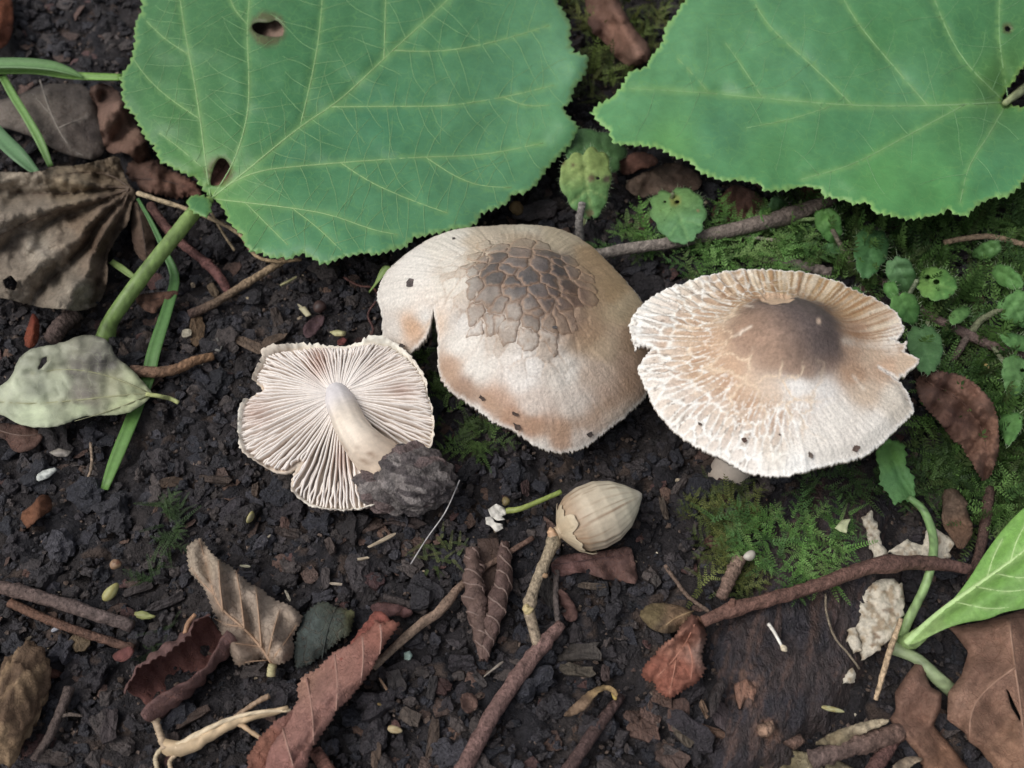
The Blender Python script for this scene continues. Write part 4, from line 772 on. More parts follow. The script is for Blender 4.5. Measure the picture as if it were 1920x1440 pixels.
leafthing('brown_leaf_scrap', 'brown leaf scrap with a turned-up edge lying over the long grass blade', [(252, 562), (265, 550), (300, 548), (340, 543), (322, 562), (300, 572), (290, 590), (268, 580)], lambda x, y, d: .42 + .2 * fbm(x / 18, y / 18, 2, 20) + .12 * sstep(570, 545, y), [(270, 565, (92, 66, 52)), (310, 555, (118, 84, 66))], M_RED, [([(256, 570), (300, 560), (338, 545)], 1.5)], (70, 50, 40), 5, seed=42)
leafthing('brown_leaf_scrap', 'dull brown leaf half hidden under the pale blotched leaf', [(-30, 790), (30, 795), (75, 805), (82, 820), (60, 845), (25, 850), (10, 820), (-30, 815)], lambda x, y, d: .22 + .15 * fbm(x / 25, y / 25, 2, 21), [(40, 820, (98, 72, 62)), (0, 800, (84, 64, 56))], M_RED, [([(-20, 800), (30, 818), (75, 815)], 2)], (120, 96, 84), 6, seed=43)
leafthing('orange_leaf_scrap', 'small orange-brown leaf scrap on dark soil below the white flakes', [(35, 962), (60, 948), (75, 925), (95, 930), (98, 955), (75, 970), (58, 985), (48, 992)], lambda x, y, d: .25 + .2 * fbm(x / 18, y / 18, 2, 22) + .1 * np.sin(x / 9.), [(60, 960, (132, 84, 54)), (88, 945, (112, 70, 46))], M_RED, (), seed=44, step=5)
# beige leaf with strong veins
VG = [([(511, 1247), (490, 1213), (455, 1175), (412, 1140), (396, 1100), (385, 1050), (374, 1013)], 4), ([(503, 1230), (512, 1185), (524, 1145)], 2.2), ([(490, 1213), (486, 1160), (480, 1103)], 2.4), ([(458, 1178), (451, 1115), (443, 1072)], 2.4), ([(418, 1145), (412, 1095), (410, 1052)], 2.2), ([(508, 1240), (535, 1205), (556, 1172)], 2), ([(490, 1213), (455, 1208), (428, 1205)], 1.8), ([(455, 1175), (425, 1172), (402, 1160)], 1.8), ([(505, 1238), (470, 1240), (445, 1245)], 1.8), ([(402, 1115), (375, 1090), (358, 1065)], 1.8)]
leafthing('beige_dry_leaf', 'grey-beige dry leaf with raised ribs and wavy toothed edge on bare soil', [(345, 1032), (360, 1018), (376, 1009), (388, 1030), (410, 1050), (440, 1062), (450, 1082), (490, 1105), (520, 1125), (540, 1130), (567, 1152), (560, 1172), (550, 1195), (553, 1218), (548, 1235), (525, 1243), (512, 1250), (498, 1235), (470, 1240), (442, 1252), (432, 1225), (420, 1195), (405, 1165), (400, 1140), (383, 1108), (355, 1070)],
    lambda x, y, d: .48 + .09 * np.cos(segd(x, y, VG[0][0]) / 9. + (x + y) / 50) + .25 * sstep(1120, 1010, y) + .10 * fbm(x / 40, y / 40, 2, 23) - .16 * sstep(12, 0, d) + fold(x, y, VG[0][0], 10, -.08) + sum(fold(x, y, VG[k][0], 6, .13) for k in (1, 2, 3, 4)),
    [(380, 1050, (172, 154, 132)), (430, 1110, (164, 146, 128)), (500, 1150, (164, 146, 128)), (540, 1170, (156, 138, 120)), (470, 1220, (146, 126, 108)), (420, 1150, (144, 126, 110)), (530, 1225, (152, 132, 114))],
    M_DRY, VG, (168, 134, 104), 5, (9, 2.4), 45, petiole=[(511, 1247, .42), (509, 1256, .36), (508, 1268, .30)], pcol=(168, 158, 112), prad=8, crin=.015)
leafthing('dark_green_leaf', 'dull dark grey-green leaf with notched edge between beige leaf and rolled leaf', [(550, 1255), (553, 1222), (560, 1172), (576, 1146), (604, 1125), (640, 1140), (668, 1144), (660, 1165), (655, 1190), (632, 1208), (610, 1218), (596, 1235), (575, 1250)], lambda x, y, d: .25 + .10 * fbm(x / 40, y / 40, 2, 24) + .06 * sstep(0, 12, d), [(580, 1180, (74, 84, 80)), (630, 1160, (66, 74, 68)), (570, 1235, (62, 70, 66)), (655, 1150, (96, 96, 62))], M_DRY, [([(604, 1235), (612, 1190), (625, 1150), (632, 1138)], 1.6)], (44, 50, 46), 6, (9, 2.5), 46)
# rolled reddish leaf
r13 = thing('rolled_red_leaf', 'loosely rolled pinkish-brown leaf with a toothed edge, leaning against a pale twig', 'leaf', PG(np.float64(600), np.float64(1330), 0))
O13 = [(702, 1157), (697, 1173), (667, 1200), (643, 1213), (620, 1230), (587, 1257), (567, 1270), (560, 1287), (557, 1313), (547, 1332), (520, 1375), (495, 1425), (480, 1480), (560, 1490), (587, 1403), (630, 1337), (653, 1310), (700, 1253), (720, 1213), (747, 1170), (735, 1164), (722, 1172), (712, 1168)]
AX13 = [(722, 1165), (690, 1220), (640, 1285), (585, 1345), (545, 1410), (515, 1490)]; V13 = [([(680, 1196), (682, 1240), (676, 1280)], 1.8), ([(628, 1228), (634, 1285), (630, 1332)], 1.8), ([(575, 1272), (586, 1330), (588, 1395)], 1.8), ([(713, 1172), (716, 1195), (712, 1226)], 1.5), ([(530, 1365), (545, 1420), (560, 1470)], 1.8)]
def z13(x, y, d):
    side = np.where((x - 722) * (1490 - 1165) - (y - 1165) * (515 - 722) > 0, 1, -1); t = segd(x, y, AX13) * side / 46.
    return .30 + .62 * np.cos(np.clip(t * 1.25 - .15, -1.5, 1.5)) + .05 * np.sin((x * .4 + y) / 11.) + .03 * fbm(x / 18, y / 18, 3, 3) + sum(fold(x, y, v[0], 5, .035) for v in V13)
P13 = [(700, 1190, (150, 96, 80)), (650, 1240, (152, 106, 92)), (600, 1290, (158, 114, 100)), (620, 1320, (136, 96, 86)), (560, 1370, (150, 106, 94)), (540, 1440, (146, 100, 90)), (700, 1240, (138, 92, 80)), (735, 1175, (150, 94, 76)), (575, 1275, (164, 122, 102))]
b13, i13 = sheet('blade', serrate(O13, 11, 2.6, 5), z13, M_RED, drycol(P13, .16, .85, 4, V13, (176, 132, 116)), 5, .022, (), r13, 4)
for v in V13: vein_tube(b13, i13, v[0], .020, .010, (168, 126, 110), .004)
sheet('flap', serrate([(463, 1423), (485, 1385), (520, 1350), (552, 1328), (566, 1345), (545, 1390), (520, 1440), (500, 1480), (470, 1470)], 10, 2.5, 6), lambda x, y, d: .35 + .25 * np.cos((x - y * -.6 - 1330) / 40.) + .06 * fbm(x / 12, y / 12, 2, 5), M_RED, drycol([(500, 1390, (142, 92, 72)), (530, 1400, (104, 54, 44)), (540, 1350, (140, 96, 84))], .2, .8, 6), 5, .022, (), r13, 5)
rolled('inner_roll', [(640, 1265, .42), (690, 1205, .50), (722, 1160, .55)], [.20, .24, .23], 2.2, 1.1, M_RED, (128, 70, 58), (92, 46, 40), r13, .03, 46, 30, 26, .06)
LOW.append(np.array([(470, 1440), (470, 1390), (600, 1250), (700, 1160), (745, 1180), (640, 1330), (560, 1450)]))
r11 = thing('curled_red_leaf', 'dark red-brown leaf curled into an open trough with a small orange stalk', 'leaf', PG(np.float64(330), np.float64(1260), 0))
rolled('blade', [(418, 1180, .42), (370, 1225, .45), (310, 1280, .42), (262, 1325, .34)], [.36, .42, .46, .34], -3.9, .78, M_RED, (104, 76, 72), (100, 62, 56), r11, .016, 49, 46, 34, .22, wob=.18)
tube_px('petiole', [(347, 1188, .75), (353, 1168, .8), (366, 1152, .8)], [4.5, 4, 3.5], M_VEIN, (160, 118, 84), r11, 10, 7)
LOW.append(np.array([(230, 1290), (350, 1160), (425, 1170), (425, 1210), (290, 1350)]))
r14 = thing('twin_rolled_leaf', 'dark brown withered leaf rolled in from both edges into two twisted tubes', 'leaf', PG(np.float64(910), np.float64(1130), 0))
ra_, ia_ = rolled('roll', [(884, 1030, .3), (888, 1090, .32), (898, 1160, .32), (904, 1236, .2)], [.10, .17, .16, .05], .3, 1.7, M_DRY, (104, 82, 74), (70, 54, 50), r14, .04, 50, 60, 34, .14, wob=.5, ridge=.13, rk=34)
rb_, ib_ = rolled('roll', [(946, 1016, .3), (942, 1085, .34), (925, 1160, .32), (908, 1238, .2)], [.07, .14, .14, .05], 2.6, 1.6, M_DRY, (98, 76, 70), (66, 50, 46), r14, .04, 51, 60, 34, .14, wob=.5, ridge=.13, rk=-30)
for ob_, T_ in ((ra_, ia_[0]), (rb_, ib_[0])):
    nu_, nv_ = T_.shape[:2]
    for k in range(9):
        ww = np.linspace(.45, .99, 18); uu = -.10 + k * .125 + .24 * (ww - .45) / .54; ok = (uu > .02) & (uu < .98)
        if ok.sum() > 5:
            pv = T_[(uu[ok] * (nu_ - 1)).astype(int), (ww[ok] * (nv_ - 1)).astype(int)]; Vv, Fv = tube_mesh(spline(pv, 22), np.linspace(.022, .012, 22), 5); mk('vein', Vv, Fv, M_VEIN, lin((124, 102, 92)), ob_)
o_, _ = sheet('blade', resample([(895, 1010), (935, 1008), (938, 1090), (915, 1200), (905, 1235), (895, 1180), (898, 1090)], 6), lambda x, y, d: .16 + .05 * fbm(x / 12, y / 12, 2, 4), M_DRY, drycol([(915, 1050, (84, 66, 58)), (905, 1180, (76, 58, 52))], seed=3), 6, .02, (), r14, 3)
# leaf under the nut, red crinkled leaf, olive scrap
leafthing('maroon_leaf', 'dark maroon-brown leaf with pleated edge lying under the nut', [(1028, 1062), (1050, 1040), (1100, 1036), (1150, 1030), (1182, 1022), (1190, 1050), (1199, 1096), (1165, 1090), (1130, 1085), (1090, 1070), (1048, 1084)], lambda x, y, d: .22 + .10 * np.sin((x - .6 * y) / 7.5) * sstep(1040, 1080, y) + .04 * fbm(x / 20, y / 20, 2, 25), [(1060, 1060, (106, 76, 72)), (1150, 1060, (98, 72, 66)), (1190, 1085, (110, 82, 74))], M_RED, [([(1035, 1060), (1100, 1050), (1180, 1040)], 1.8)], (80, 56, 54), 4.5, seed=52)
VR = [([(1306, 1160), (1290, 1200), (1262, 1240), (1225, 1275)], 2.4), ([(1290, 1205), (1300, 1240), (1295, 1275)], 1.8), ([(1268, 1235), (1262, 1270), (1255, 1300)], 1.8)]
leafthing('russet_crinkled_leaf', 'bright russet crinkled leaf with toothed edge at the tip of the long twig', [(1199, 1264), (1214, 1237), (1236, 1219), (1259, 1200), (1285, 1159), (1307, 1153), (1323, 1177), (1317, 1230), (1322, 1264), (1300, 1286), (1266, 1307), (1244, 1306), (1224, 1291), (1228, 1278), (1210, 1278)], lambda x, y, d: .5 + .2 * fbm(x / 20, y / 20, 3, 26) + fold(x, y, [(1300, 1165), (1240, 1215)], 9, .3) + fold(x, y, [(1310, 1180), (1318, 1240)], 8, .22) - .14 * sstep(9, 0, d), [(1230, 1270, (146, 86, 66)), (1280, 1260, (150, 90, 70)), (1270, 1200, (164, 112, 90)), (1305, 1180, (120, 78, 64)), (1315, 1220, (150, 118, 104))], M_RED, VR, (176, 118, 94), 4.5, (8, 2.6), 53, petiole=[(1306, 1158, .5), (1318, 1164, .45), (1330, 1165, .4)], pcol=(130, 92, 70))
leafthing('olive_brown_leaf', 'small olive-brown leaf with light midrib tucked behind the russet crinkled leaf', [(1196, 1150), (1217, 1131), (1255, 1130), (1302, 1145), (1290, 1163), (1270, 1186), (1236, 1188), (1210, 1170)], lambda x, y, d: .3 + .12 * fbm(x / 20, y / 20, 2, 27) + .1 * sstep(0, 15, d), [(1220, 1150, (116, 100, 66)), (1270, 1155, (124, 98, 72)), (1250, 1180, (92, 76, 58))], M_DRY, [([(1300, 1146), (1265, 1158), (1240, 1180)], 2)], (168, 138, 98), 5, seed=54)
# lower right brown leaf in two torn halves
r22 = thing('torn_tan_leaf', 'large torn tan-brown leaf with cracks and thick ribs under the bright green leaf', 'leaf', PG(np.float64(1820), np.float64(1330), 0))
VL = [([(1892, 1160), (1900, 1230), (1915, 1330), (1925, 1440)], 4), ([(1905, 1250), (1850, 1290), (1820, 1330), (1818, 1390)], 3)]
bl, info = sheet('blade', resample([(1778, 1176), (1830, 1168), (1881, 1154), (1930, 1140), (1980, 1150), (2000, 1300), (1990, 1470), (1880, 1480), (1862, 1440), (1838, 1405), (1817, 1390), (1810, 1374), (1776, 1349), (1778, 1298), (1803, 1266), (1816, 1222), (1792, 1190)], 7), lambda x, y, d: .55 + .16 * fbm(x / 45, y / 45, 3, 28) + fold(x, y, VL[0][0], 20, .15) + fold(x, y, VL[1][0], 14, .12) - .18 * sstep(16, 0, d), M_RED, drycol([(1850, 1250, (132, 98, 80)), (1900, 1200, (140, 104, 84)), (1830, 1340, (128, 94, 74)), (1900, 1400, (138, 102, 78)), (1800, 1320, (142, 108, 88))], seed=5, veins=VL, vc=(160, 122, 100)), 7, .025, [resample([(1886, 1290), (1892, 1295), (1908, 1330), (1920, 1355), (1912, 1352), (1896, 1325)], 5)], r22, 6)
for v in VL: vein_tube(bl, info, v[0], .03, .015, (148, 112, 90), .004)
sheet('blade', resample([(1720, 1239), (1740, 1234), (1736, 1266), (1745, 1288), (1766, 1299), (1764, 1330), (1750, 1360), (1778, 1392), (1820, 1445), (1840, 1480), (1740, 1480), (1722, 1415), (1697, 1385), (1668, 1349), (1680, 1330), (1678, 1298), (1702, 1262)], 6), lambda x, y, d: .45 + .2 * fbm(x / 32, y / 32, 3, 29) + .12 * np.sin((x - y) / 22.) - .14 * sstep(10, 0, d), M_RED, drycol([(1710, 1300, (124, 92, 76)), (1700, 1360, (132, 98, 80)), (1770, 1430, (144, 104, 78)), (1730, 1400, (130, 96, 76))], seed=6), 6, .025, (), r22, 7)
leafthing('twisted_brown_leaf', 'twisted red-brown leaf hanging beside the moss under the creeping plant', [(1712, 714), (1745, 692), (1800, 698), (1842, 726), (1868, 770), (1875, 830), (1864, 880), (1846, 908), (1832, 888), (1812, 845), (1782, 818), (1756, 785), (1728, 760)], lambda x, y, d: 1.0 + .26 * np.abs(np.sin((x + .6 * y) / 19.)) + .3 * fbm(x / 24, y / 24, 3, 30) + fold(x, y, [(1735, 715), (1800, 745), (1848, 810), (1850, 895)], 9, -.2), [(1760, 720, (104, 76, 64)), (1810, 750, (134, 98, 80)), (1850, 810, (128, 92, 72)), (1850, 880, (110, 80, 64)), (1800, 780, (86, 60, 50))], M_RED, [([(1735, 715), (1800, 745), (1848, 810), (1850, 895)], 2.4)], (92, 64, 52), 4.5, (9, 2), 55, crin=.05)
leafthing('curled_brown_leaf', 'shrivelled brown leaf lying on moss in the gap between the two broad green leaves', [(1092, -40), (1150, -40), (1166, 15), (1192, 58), (1222, 88), (1216, 116), (1185, 127), (1150, 106), (1136, 78), (1104, 58), (1098, 10)], lambda x, y, d: 1.05 + .28 * np.sin((x - .5 * y) / 15.) + .2 * fbm(x / 25, y / 25, 2, 31) - .3 * sstep(16, 0, d), [(1120, 20, (120, 88, 72)), (1160, 70, (128, 92, 74)), (1195, 105, (138, 104, 86)), (1110, 50, (88, 62, 52))], M_RED, (), seed=56, step=6)
for nm, lb, ol, cs, zz in (
    ('pleated_brown_leaf', 'small pleated red-brown leaf peeping from below the right broad leaf', [(1158, 300), (1185, 285), (1215, 285), (1238, 300), (1225, 312), (1200, 318), (1172, 330), (1160, 318)], [(1200, 300, (124, 82, 66)), (1170, 315, (96, 64, 52))], .4),
    ('grey_brown_leaf', 'flat shaded grey-brown leaf between the spotted plant and the long grey twig', [(1165, 345), (1210, 322), (1260, 300), (1310, 322), (1320, 350), (1280, 365), (1240, 362), (1195, 372)], [(1230, 335, (98, 80, 66)), (1290, 340, (84, 66, 54))], .25),
    ('red_brown_leaf', 'curved red-brown leaf behind the long grey twig below the right broad leaf', [(1330, 410), (1345, 375), (1372, 345), (1400, 350), (1440, 378), (1425, 400), (1390, 410), (1350, 420)], [(1360, 390, (104, 70, 58)), (1400, 380, (118, 84, 70))], .45),
    ('olive_leaf_scrap', 'olive-brown leaf scrap hanging below the scalloped leaf margin', [(1500, 352), (1530, 348), (1545, 370), (1525, 380), (1500, 372)], [(1520, 362, (112, 84, 58))], .5),
    ('tan_leaf_scrap', 'tiny tan leaf scrap lit at the edge of the left broad leaf', [(952, 385), (970, 373), (985, 390), (975, 405), (958, 398)], [(970, 390, (146, 118, 74))], .5),
    ('brown_leaf_scrap', 'dark brown leaf resting against the moss beside the white crust fungus', [(1765, 920), (1790, 912), (1815, 940), (1812, 955), (1825, 985), (1822, 1010), (1800, 1035), (1785, 1010), (1765, 980), (1768, 945)], [(1790, 940, (104, 84, 68)), (1805, 1000, (112, 84, 64))], .4),
    ('purple_leaf_scrap', 'purplish pointed leaf scrap on the soil behind the upturned mushroom', [(566, 622), (575, 602), (595, 590), (611, 590), (604, 612), (585, 632), (574, 634)], [(590, 610, (96, 72, 76))], .3),
    ('maroon_leaf_scrap', 'small maroon leaf scrap beside the rim of the upturned mushroom', [(630, 640), (640, 632), (652, 634), (648, 645), (634, 648)], [(640, 640, (106, 52, 50))], .3),
    ('red_leaf_scrap', 'small dull red leaf scrap between the two thin parallel twigs and the curled leaf', [(208, 1230), (222, 1218), (248, 1210), (252, 1222), (240, 1238), (218, 1242)], [(230, 1228, (112, 66, 62))], .2),
    ('rust_leaf_scrap', 'flat rust-brown leaf scrap beside the shrivelled tan pod', [(85, 1262), (100, 1250), (140, 1242), (147, 1250), (125, 1266), (95, 1274)], [(120, 1256, (104, 66, 52))], .2),
    ('maroon_leaf_scrap', 'flat maroon leaf scrap between the rolled red leaf and the pale twig', [(692, 1134), (715, 1128), (745, 1132), (780, 1148), (760, 1160), (742, 1152), (720, 1160), (700, 1150)], [(735, 1142, (92, 64, 62))], .16),
    ('brown_leaf_scrap', 'upright brown leaf scrap beside the nut stalk on the lower twig', [(1044, 1105), (1056, 1104), (1080, 1135), (1086, 1160), (1066, 1168), (1052, 1150)], [(1065, 1135, (104, 74, 68))], .3),
    ('curled_tan_strip', 'thin curled tan leaf rim holding a yellow seed on the lower soil', [(1052, 1342), (1085, 1312), (1110, 1290), (1140, 1282), (1158, 1295), (1158, 1310), (1140, 1292), (1118, 1300), (1105, 1325), (1070, 1345)], [(1080, 1325, (132, 106, 82)), (1140, 1288, (170, 140, 92))], .35),
    ('tan_leaf_scrap', 'crumpled tan leaf scrap on soil left of the dotted twig', [(862, 1305), (880, 1295), (898, 1312), (893, 1330), (876, 1340), (864, 1325)], [(880, 1318, (128, 98, 86))], .3),
    ('olive_dry_leaf', 'long olive-tan dry leaf at the foot of the rotten log', [(1420, 1412), (1450, 1406), (1500, 1408), (1560, 1420), (1620, 1450), (1600, 1480), (1440, 1480), (1425, 1440)], [(1460, 1430, (130, 118, 86)), (1540, 1430, (150, 138, 108))], .35),
    ('bleached_leaf_strip', 'bleached folded leaf strip resting on the thick broken twig by the torn leaf', [(1520, 1398), (1560, 1372), (1620, 1352), (1668, 1346), (1665, 1358), (1620, 1372), (1590, 1400), (1555, 1395)], [(1560, 1385, (130, 116, 88)), (1630, 1356, (190, 172, 140))], .45),
    ('bleached_leaf_strip', 'bleached curled strip at the lower edge of the torn tan leaf', [(1670, 1440), (1690, 1422), (1715, 1416), (1735, 1425), (1715, 1430), (1698, 1450), (1680, 1465)], [(1700, 1428, (176, 154, 128))], .7)):
    sd_ = int(sum(ord(ch) for ch in lb)) % 97
    leafthing(nm, lb, ol, lambda x, y, d, zz=zz, sd_=sd_, ol=ol: zz + .26 * fbm(x / 22, y / 22, 2, sd_) + .008 * ((x - ol[0][0]) * math.cos(sd_) + (y - ol[0][1]) * math.sin(sd_)).clip(-25, 25), cs, M_RED if 'red' in nm or 'maroon' in nm else M_DRY, (), seed=sd_, step=4.5)
# shrivelled pod, lower left
r19 = lump('shrivelled_pod', PG(np.float64(30), np.float64(1315), .42), (.42, .95, .42), M_DRY, [(120, 96, 70), (100, 78, 58), (138, 112, 82)], None, 5, .30, 1.8, 14, True, .2)
tag(r19, 'shrivelled tan wrinkled pod lying on dark soil near the two parallel twigs', 'pod')
# bright green seedling, right
r21 = thing('green_seedling', 'fresh green seedling with one large ribbed leaf and a lobed leaf on a bent stalk', 'plant', PG(np.float64(1690), np.float64(1205), 0))
GS = [(1698, 1207), (1743, 1156), (1780, 1133), (1817, 1087), (1844, 1041), (1881, 991), (1920, 950), (1990, 905), (2060, 950), (2040, 1060), (1985, 1120), (1920, 1141), (1881, 1147), (1854, 1161), (1817, 1165), (1780, 1175), (1743, 1193), (1711, 1210)]
VS = [([(1700, 1206), (1758, 1150), (1830, 1100), (1900, 1050), (1990, 980)], 6), ([(1790, 1128), (1850, 1142), (1900, 1138)], 1.8), ([(1830, 1100), (1880, 1110), (1930, 1105)], 1.8), ([(1868, 1075), (1910, 1085), (1960, 1078)], 1.8), ([(1850, 1088), (1862, 1045), (1880, 1010)], 1.6), ([(1895, 1055), (1905, 1015), (1925, 980)], 1.6)]
bl, info = sheet('leaf', resample(chaikin(GS, 2), 7), lambda x, y, d: .8 + .0045 * (x - 1700) + fold(x, y, VS[0][0], 14, -.12) + .05 * np.sin((x + y) / 18.) + .12 * sstep(0, 40, d), M_HERB, drycol([(1740, 1170, (150, 186, 100)), (1850, 1080, (122, 178, 66)), (1900, 1010, (128, 186, 70)), (1880, 1130, (120, 172, 72)), (1800, 1150, (130, 180, 78))], .06, .95, 7, VS, (176, 208, 130)), 7, .03, (), r21, 8, True, False, [(v[0], v[1] * 1.4, .02) for v in VS])
for k, v in enumerate(VS): vein_tube(bl, info, v[0], .075 if k == 0 else .018, .018 if k == 0 else .01, (172, 204, 128), .0)
tube_px('stalk', [(1704, 932, .75), (1732, 958, .7), (1750, 1010, .75), (1746, 1060, .8), (1732, 1105, .6), (1702, 1165, .4), (1688, 1200, .1)], [5, 7, 7.5, 7.5, 7.5, 8, 9], M_GRASS, (110, 150, 84), r21, 34, 9, .02, 3, True, (150, 180, 110))
tube_px('stalk', [(1690, 1205, .1), (1712, 1200, .5), (1740, 1176, .75)], [12, 14, 10], M_GRASS, (150, 182, 104), r21, 16, 9, .02, 4)
tube_px('stalk', [(1675, 1215, .2), (1720, 1236, .3), (1756, 1270, .28), (1790, 1300, .1)], [12, 10, 12, 12], M_GRASS, (150, 168, 118), r21, 18, 9, .02, 5)
sheet('leaf', serrate([(1643, 852), (1660, 822), (1692, 830), (1700, 850), (1697, 870), (1713, 895), (1716, 925), (1730, 955), (1705, 937), (1690, 936), (1678, 946), (1664, 920), (1646, 906), (1650, 880)], 16, 3, 6), lambda x, y, d: .75 + .1 * np.sin(y / 22.) + fold(x, y, [(1665, 835), (1690, 900), (1725, 950)], 7, -.1), M_HERB, drycol([(1670, 850, (104, 160, 66)), (1680, 900, (96, 152, 84)), (1700, 920, (92, 146, 76))], .08, .95, 8), 5, .025, (), r21, 9, True, False)

# ================================================================== ROTTEN LOG AND CRUST FUNGUS
LOGP = [(1312, 1185), (1345, 1140), (1390, 1095), (1410, 1020), (1430, 960), (1470, 905), (1560, 880), (1660, 890), (1690, 960), (1690, 1080), (1672, 1180), (1640, 1270), (1600, 1350), (1520, 1420), (1470, 1480), (1330, 1480), (1322, 1380), (1335, 1300), (1318, 1240)]
def build_log():
    root = thing('rotten_log', 'dark wet rotten log half buried in soil with moss on its upper end', 'log', PG(np.float64(1490), np.float64(1200), 0))
    o = resample(LOGP, 9); o = o + 5 * np.c_[fbm(o[:, 0] / 30, o[:, 1] / 30, 3, 5), fbm(o[:, 0] / 30 + 7, o[:, 1] / 30, 3, 6)]
    def zf(x, y, d):
        t = (x - 1500) * .30 + (y - 1100) * .0; cross = (x - 1500 + (y - 1150) * .25)
        g = fbm(cross / 9., y / 90., 4, 7)
        n = fbm(x / 38, y / 60, 3, 8)
        return -.15 + .62 * sstep(0, 70, d) + .07 * g + .16 * np.floor(n * 5) / 5 + .06 * n
    def cf(x, y, d):
        cross = (x - 1500 + (y - 1150) * .25); g = fbm(cross / 8., y / 70., 4, 9); n = fbm(x / 45, y / 60, 4, 10)
        c = mixc(np.tile(lin((58, 47, 46)), (len(x), 1)), lin((44, 40, 46)), sstep(-.2, .3, n)); c = mixc(c, lin((92, 68, 58)), sstep(.12, .45, g) * .6)
        return mixc(c, lin((134, 98, 78)), np.maximum(sstep(36, 8, np.hypot((x - 1400) * 1.1, (y - 1290) * .8) + 26 * fbm(x / 12, y / 12, 3, 4)), sstep(28, 6, np.hypot(x - 1440, y - 1368) + 26 * fbm(x / 10, y / 10, 3, 5))) * .8)
    sheet('wood', o, zf, M_LOG, cf, 5.5, .5, (), root, 3, True, True)
    for k, (ol, cs) in enumerate((([(1378, 1282), (1400, 1272), (1420, 1292), (1412, 1318), (1398, 1310), (1388, 1330), (1380, 1305)], (130, 92, 72)), ([(1420, 1360), (1448, 1350), (1455, 1368), (1440, 1382), (1425, 1378)], (150, 116, 92)), ([(1330, 1300), (1350, 1270), (1362, 1282), (1345, 1330), (1332, 1345)], (58, 48, 46)), ([(1470, 1390), (1500, 1375), (1512, 1390), (1492, 1405)], (110, 82, 68)), ([(1560, 1130), (1572, 1060), (1582, 1062), (1575, 1150), (1562, 1180)], (64, 48, 46)), ([(1450, 1180), (1462, 1120), (1470, 1125), (1464, 1200)], (70, 54, 50)))):
        sheet('wood_splinter', resample(ol, 5), lambda x, y, d: .50 + .07 * fbm(x / 7, y / 14, 3, 6) + .05 * sstep(0, 8, d), M_LOG, drycol([(ol[0][0], ol[0][1], cs)], .4, .8, k), 4, .12, (), root, k, True, False)
build_log()
def crust(label, ol, z0, seed):
    def cf(x, y, d):
        n = fbm(x / 11, y / 11, 4, seed); c = mixc(np.tile(lin((198, 188, 168)), (len(x), 1)), lin((160, 142, 116)), sstep(0, .35, n)); return mixc(c, lin((122, 96, 72)), sstep(.25, .5, fbm(x / 17 + 3, y / 17, 3, seed + 4)) * .8)
    o = resample(ol, 5); o = o + 9 * np.c_[fbm(o[:, 0] / 9, o[:, 1] / 9, 3, seed), fbm(o[:, 0] / 9 + 7, o[:, 1] / 9, 3, seed + 1)]
    ob, _ = sheet('crust_fungus', o, lambda x, y, d: z0 - .05 + .05 * sstep(0, 8, d) + .09 * fbm(x / 8, y / 8, 3, seed + 2), M_CRUST, cf, 4, .07, (), None, seed, True, False)
    tag(ob, label, 'fungus', 'white crust fungi on the rotten log')
crust('narrow whitish crust fungus strip near the upper end of the rotten log', [(1618, 968), (1632, 953), (1644, 985), (1652, 1012), (1664, 1042), (1640, 1050), (1628, 1012)], .5, 3)
crust('knobbly white crust fungus behind the twig beside the bent green stalk', [(1668, 1035), (1700, 1008), (1728, 1022), (1742, 985), (1768, 998), (1788, 1018), (1782, 1046), (1750, 1052), (1700, 1056)], .5, 8)
crust('large flat whitish crust fungus on the side of the log below the twig', [(1622, 1092), (1660, 1084), (1692, 1096), (1698, 1130), (1690, 1162), (1668, 1200), (1642, 1226), (1620, 1238), (1608, 1172), (1613, 1130)], .48, 12)
crust('tiny white fungus flap on the dark log beside the large crust', [(1590, 1180), (1602, 1172), (1612, 1195), (1616, 1222), (1600, 1222), (1590, 1205)], .55, 17)
crust('faint white fungus spot low on the dark log', [(1578, 1268), (1596, 1250), (1608, 1262), (1600, 1280), (1582, 1284)], .42, 21)

# ================================================================== GRASS, TWIGS, NUT
def one(o, label, cat, group=None): tag(o, label, cat, group); return o
def blade(label, pts, wd, col, col2=None, **k): return one(ribbon('grass_blade', pts, wd, M_GRASS, col, col2, **k), label, 'grass', 'grass blades')
blade('long bright green grass blade with cut tip passing under the pale blotched leaf', [(258, 372, .8), (285, 420, .7), (312, 478, .55), (328, 523, .45), (312, 587, .38), (290, 657, .30), (277, 713, .18), (262, 750, .15), (247, 790, .18), (217, 863, .24), (196, 918, .2)], [5, 8, 12, 17, 21, 24, 24, 24, 24, 23, 14], (74, 122, 58), (100, 148, 54))
LOW.append(np.array([(262, 740), (290, 740), (268, 800), (225, 900), (195, 930), (180, 920), (205, 850), (235, 780)]))
blade('horizontal round green shoot reaching the edge of the broad green leaf', [(-40, 140, 1.2), (60, 138, 1.25), (140, 148, 1.3), (228, 151, 1.3)], [14, 14, 16, 15], (120, 170, 62), None, fold=1.0, ground=False)
blade('folded green grass leaf resting on the horizontal green shoot', [(-40, 122, 1.5), (30, 120, 1.55), (90, 124, 1.55), (130, 134, 1.5), (157, 146, 1.4)], [24, 24, 22, 14, 2], (104, 146, 84), (96, 138, 70), ground=False)
blade('slim green grass blade bending down in front of the grey dead leaf', [(4, 142, 1.2), (25, 180, 1.1), (50, 220, 1.0), (75, 265, .8), (95, 312, .5)], [12, 13, 13, 14, 9], (112, 158, 72), None, ground=False)
blade('short broad grass blade entering over the edge of the crumpled leaf', [(-40, 215, 1.0), (0, 258, 1.05), (35, 292, 1.1), (70, 326, .9)], [26, 26, 25, 12], (96, 140, 88), None, ground=False)
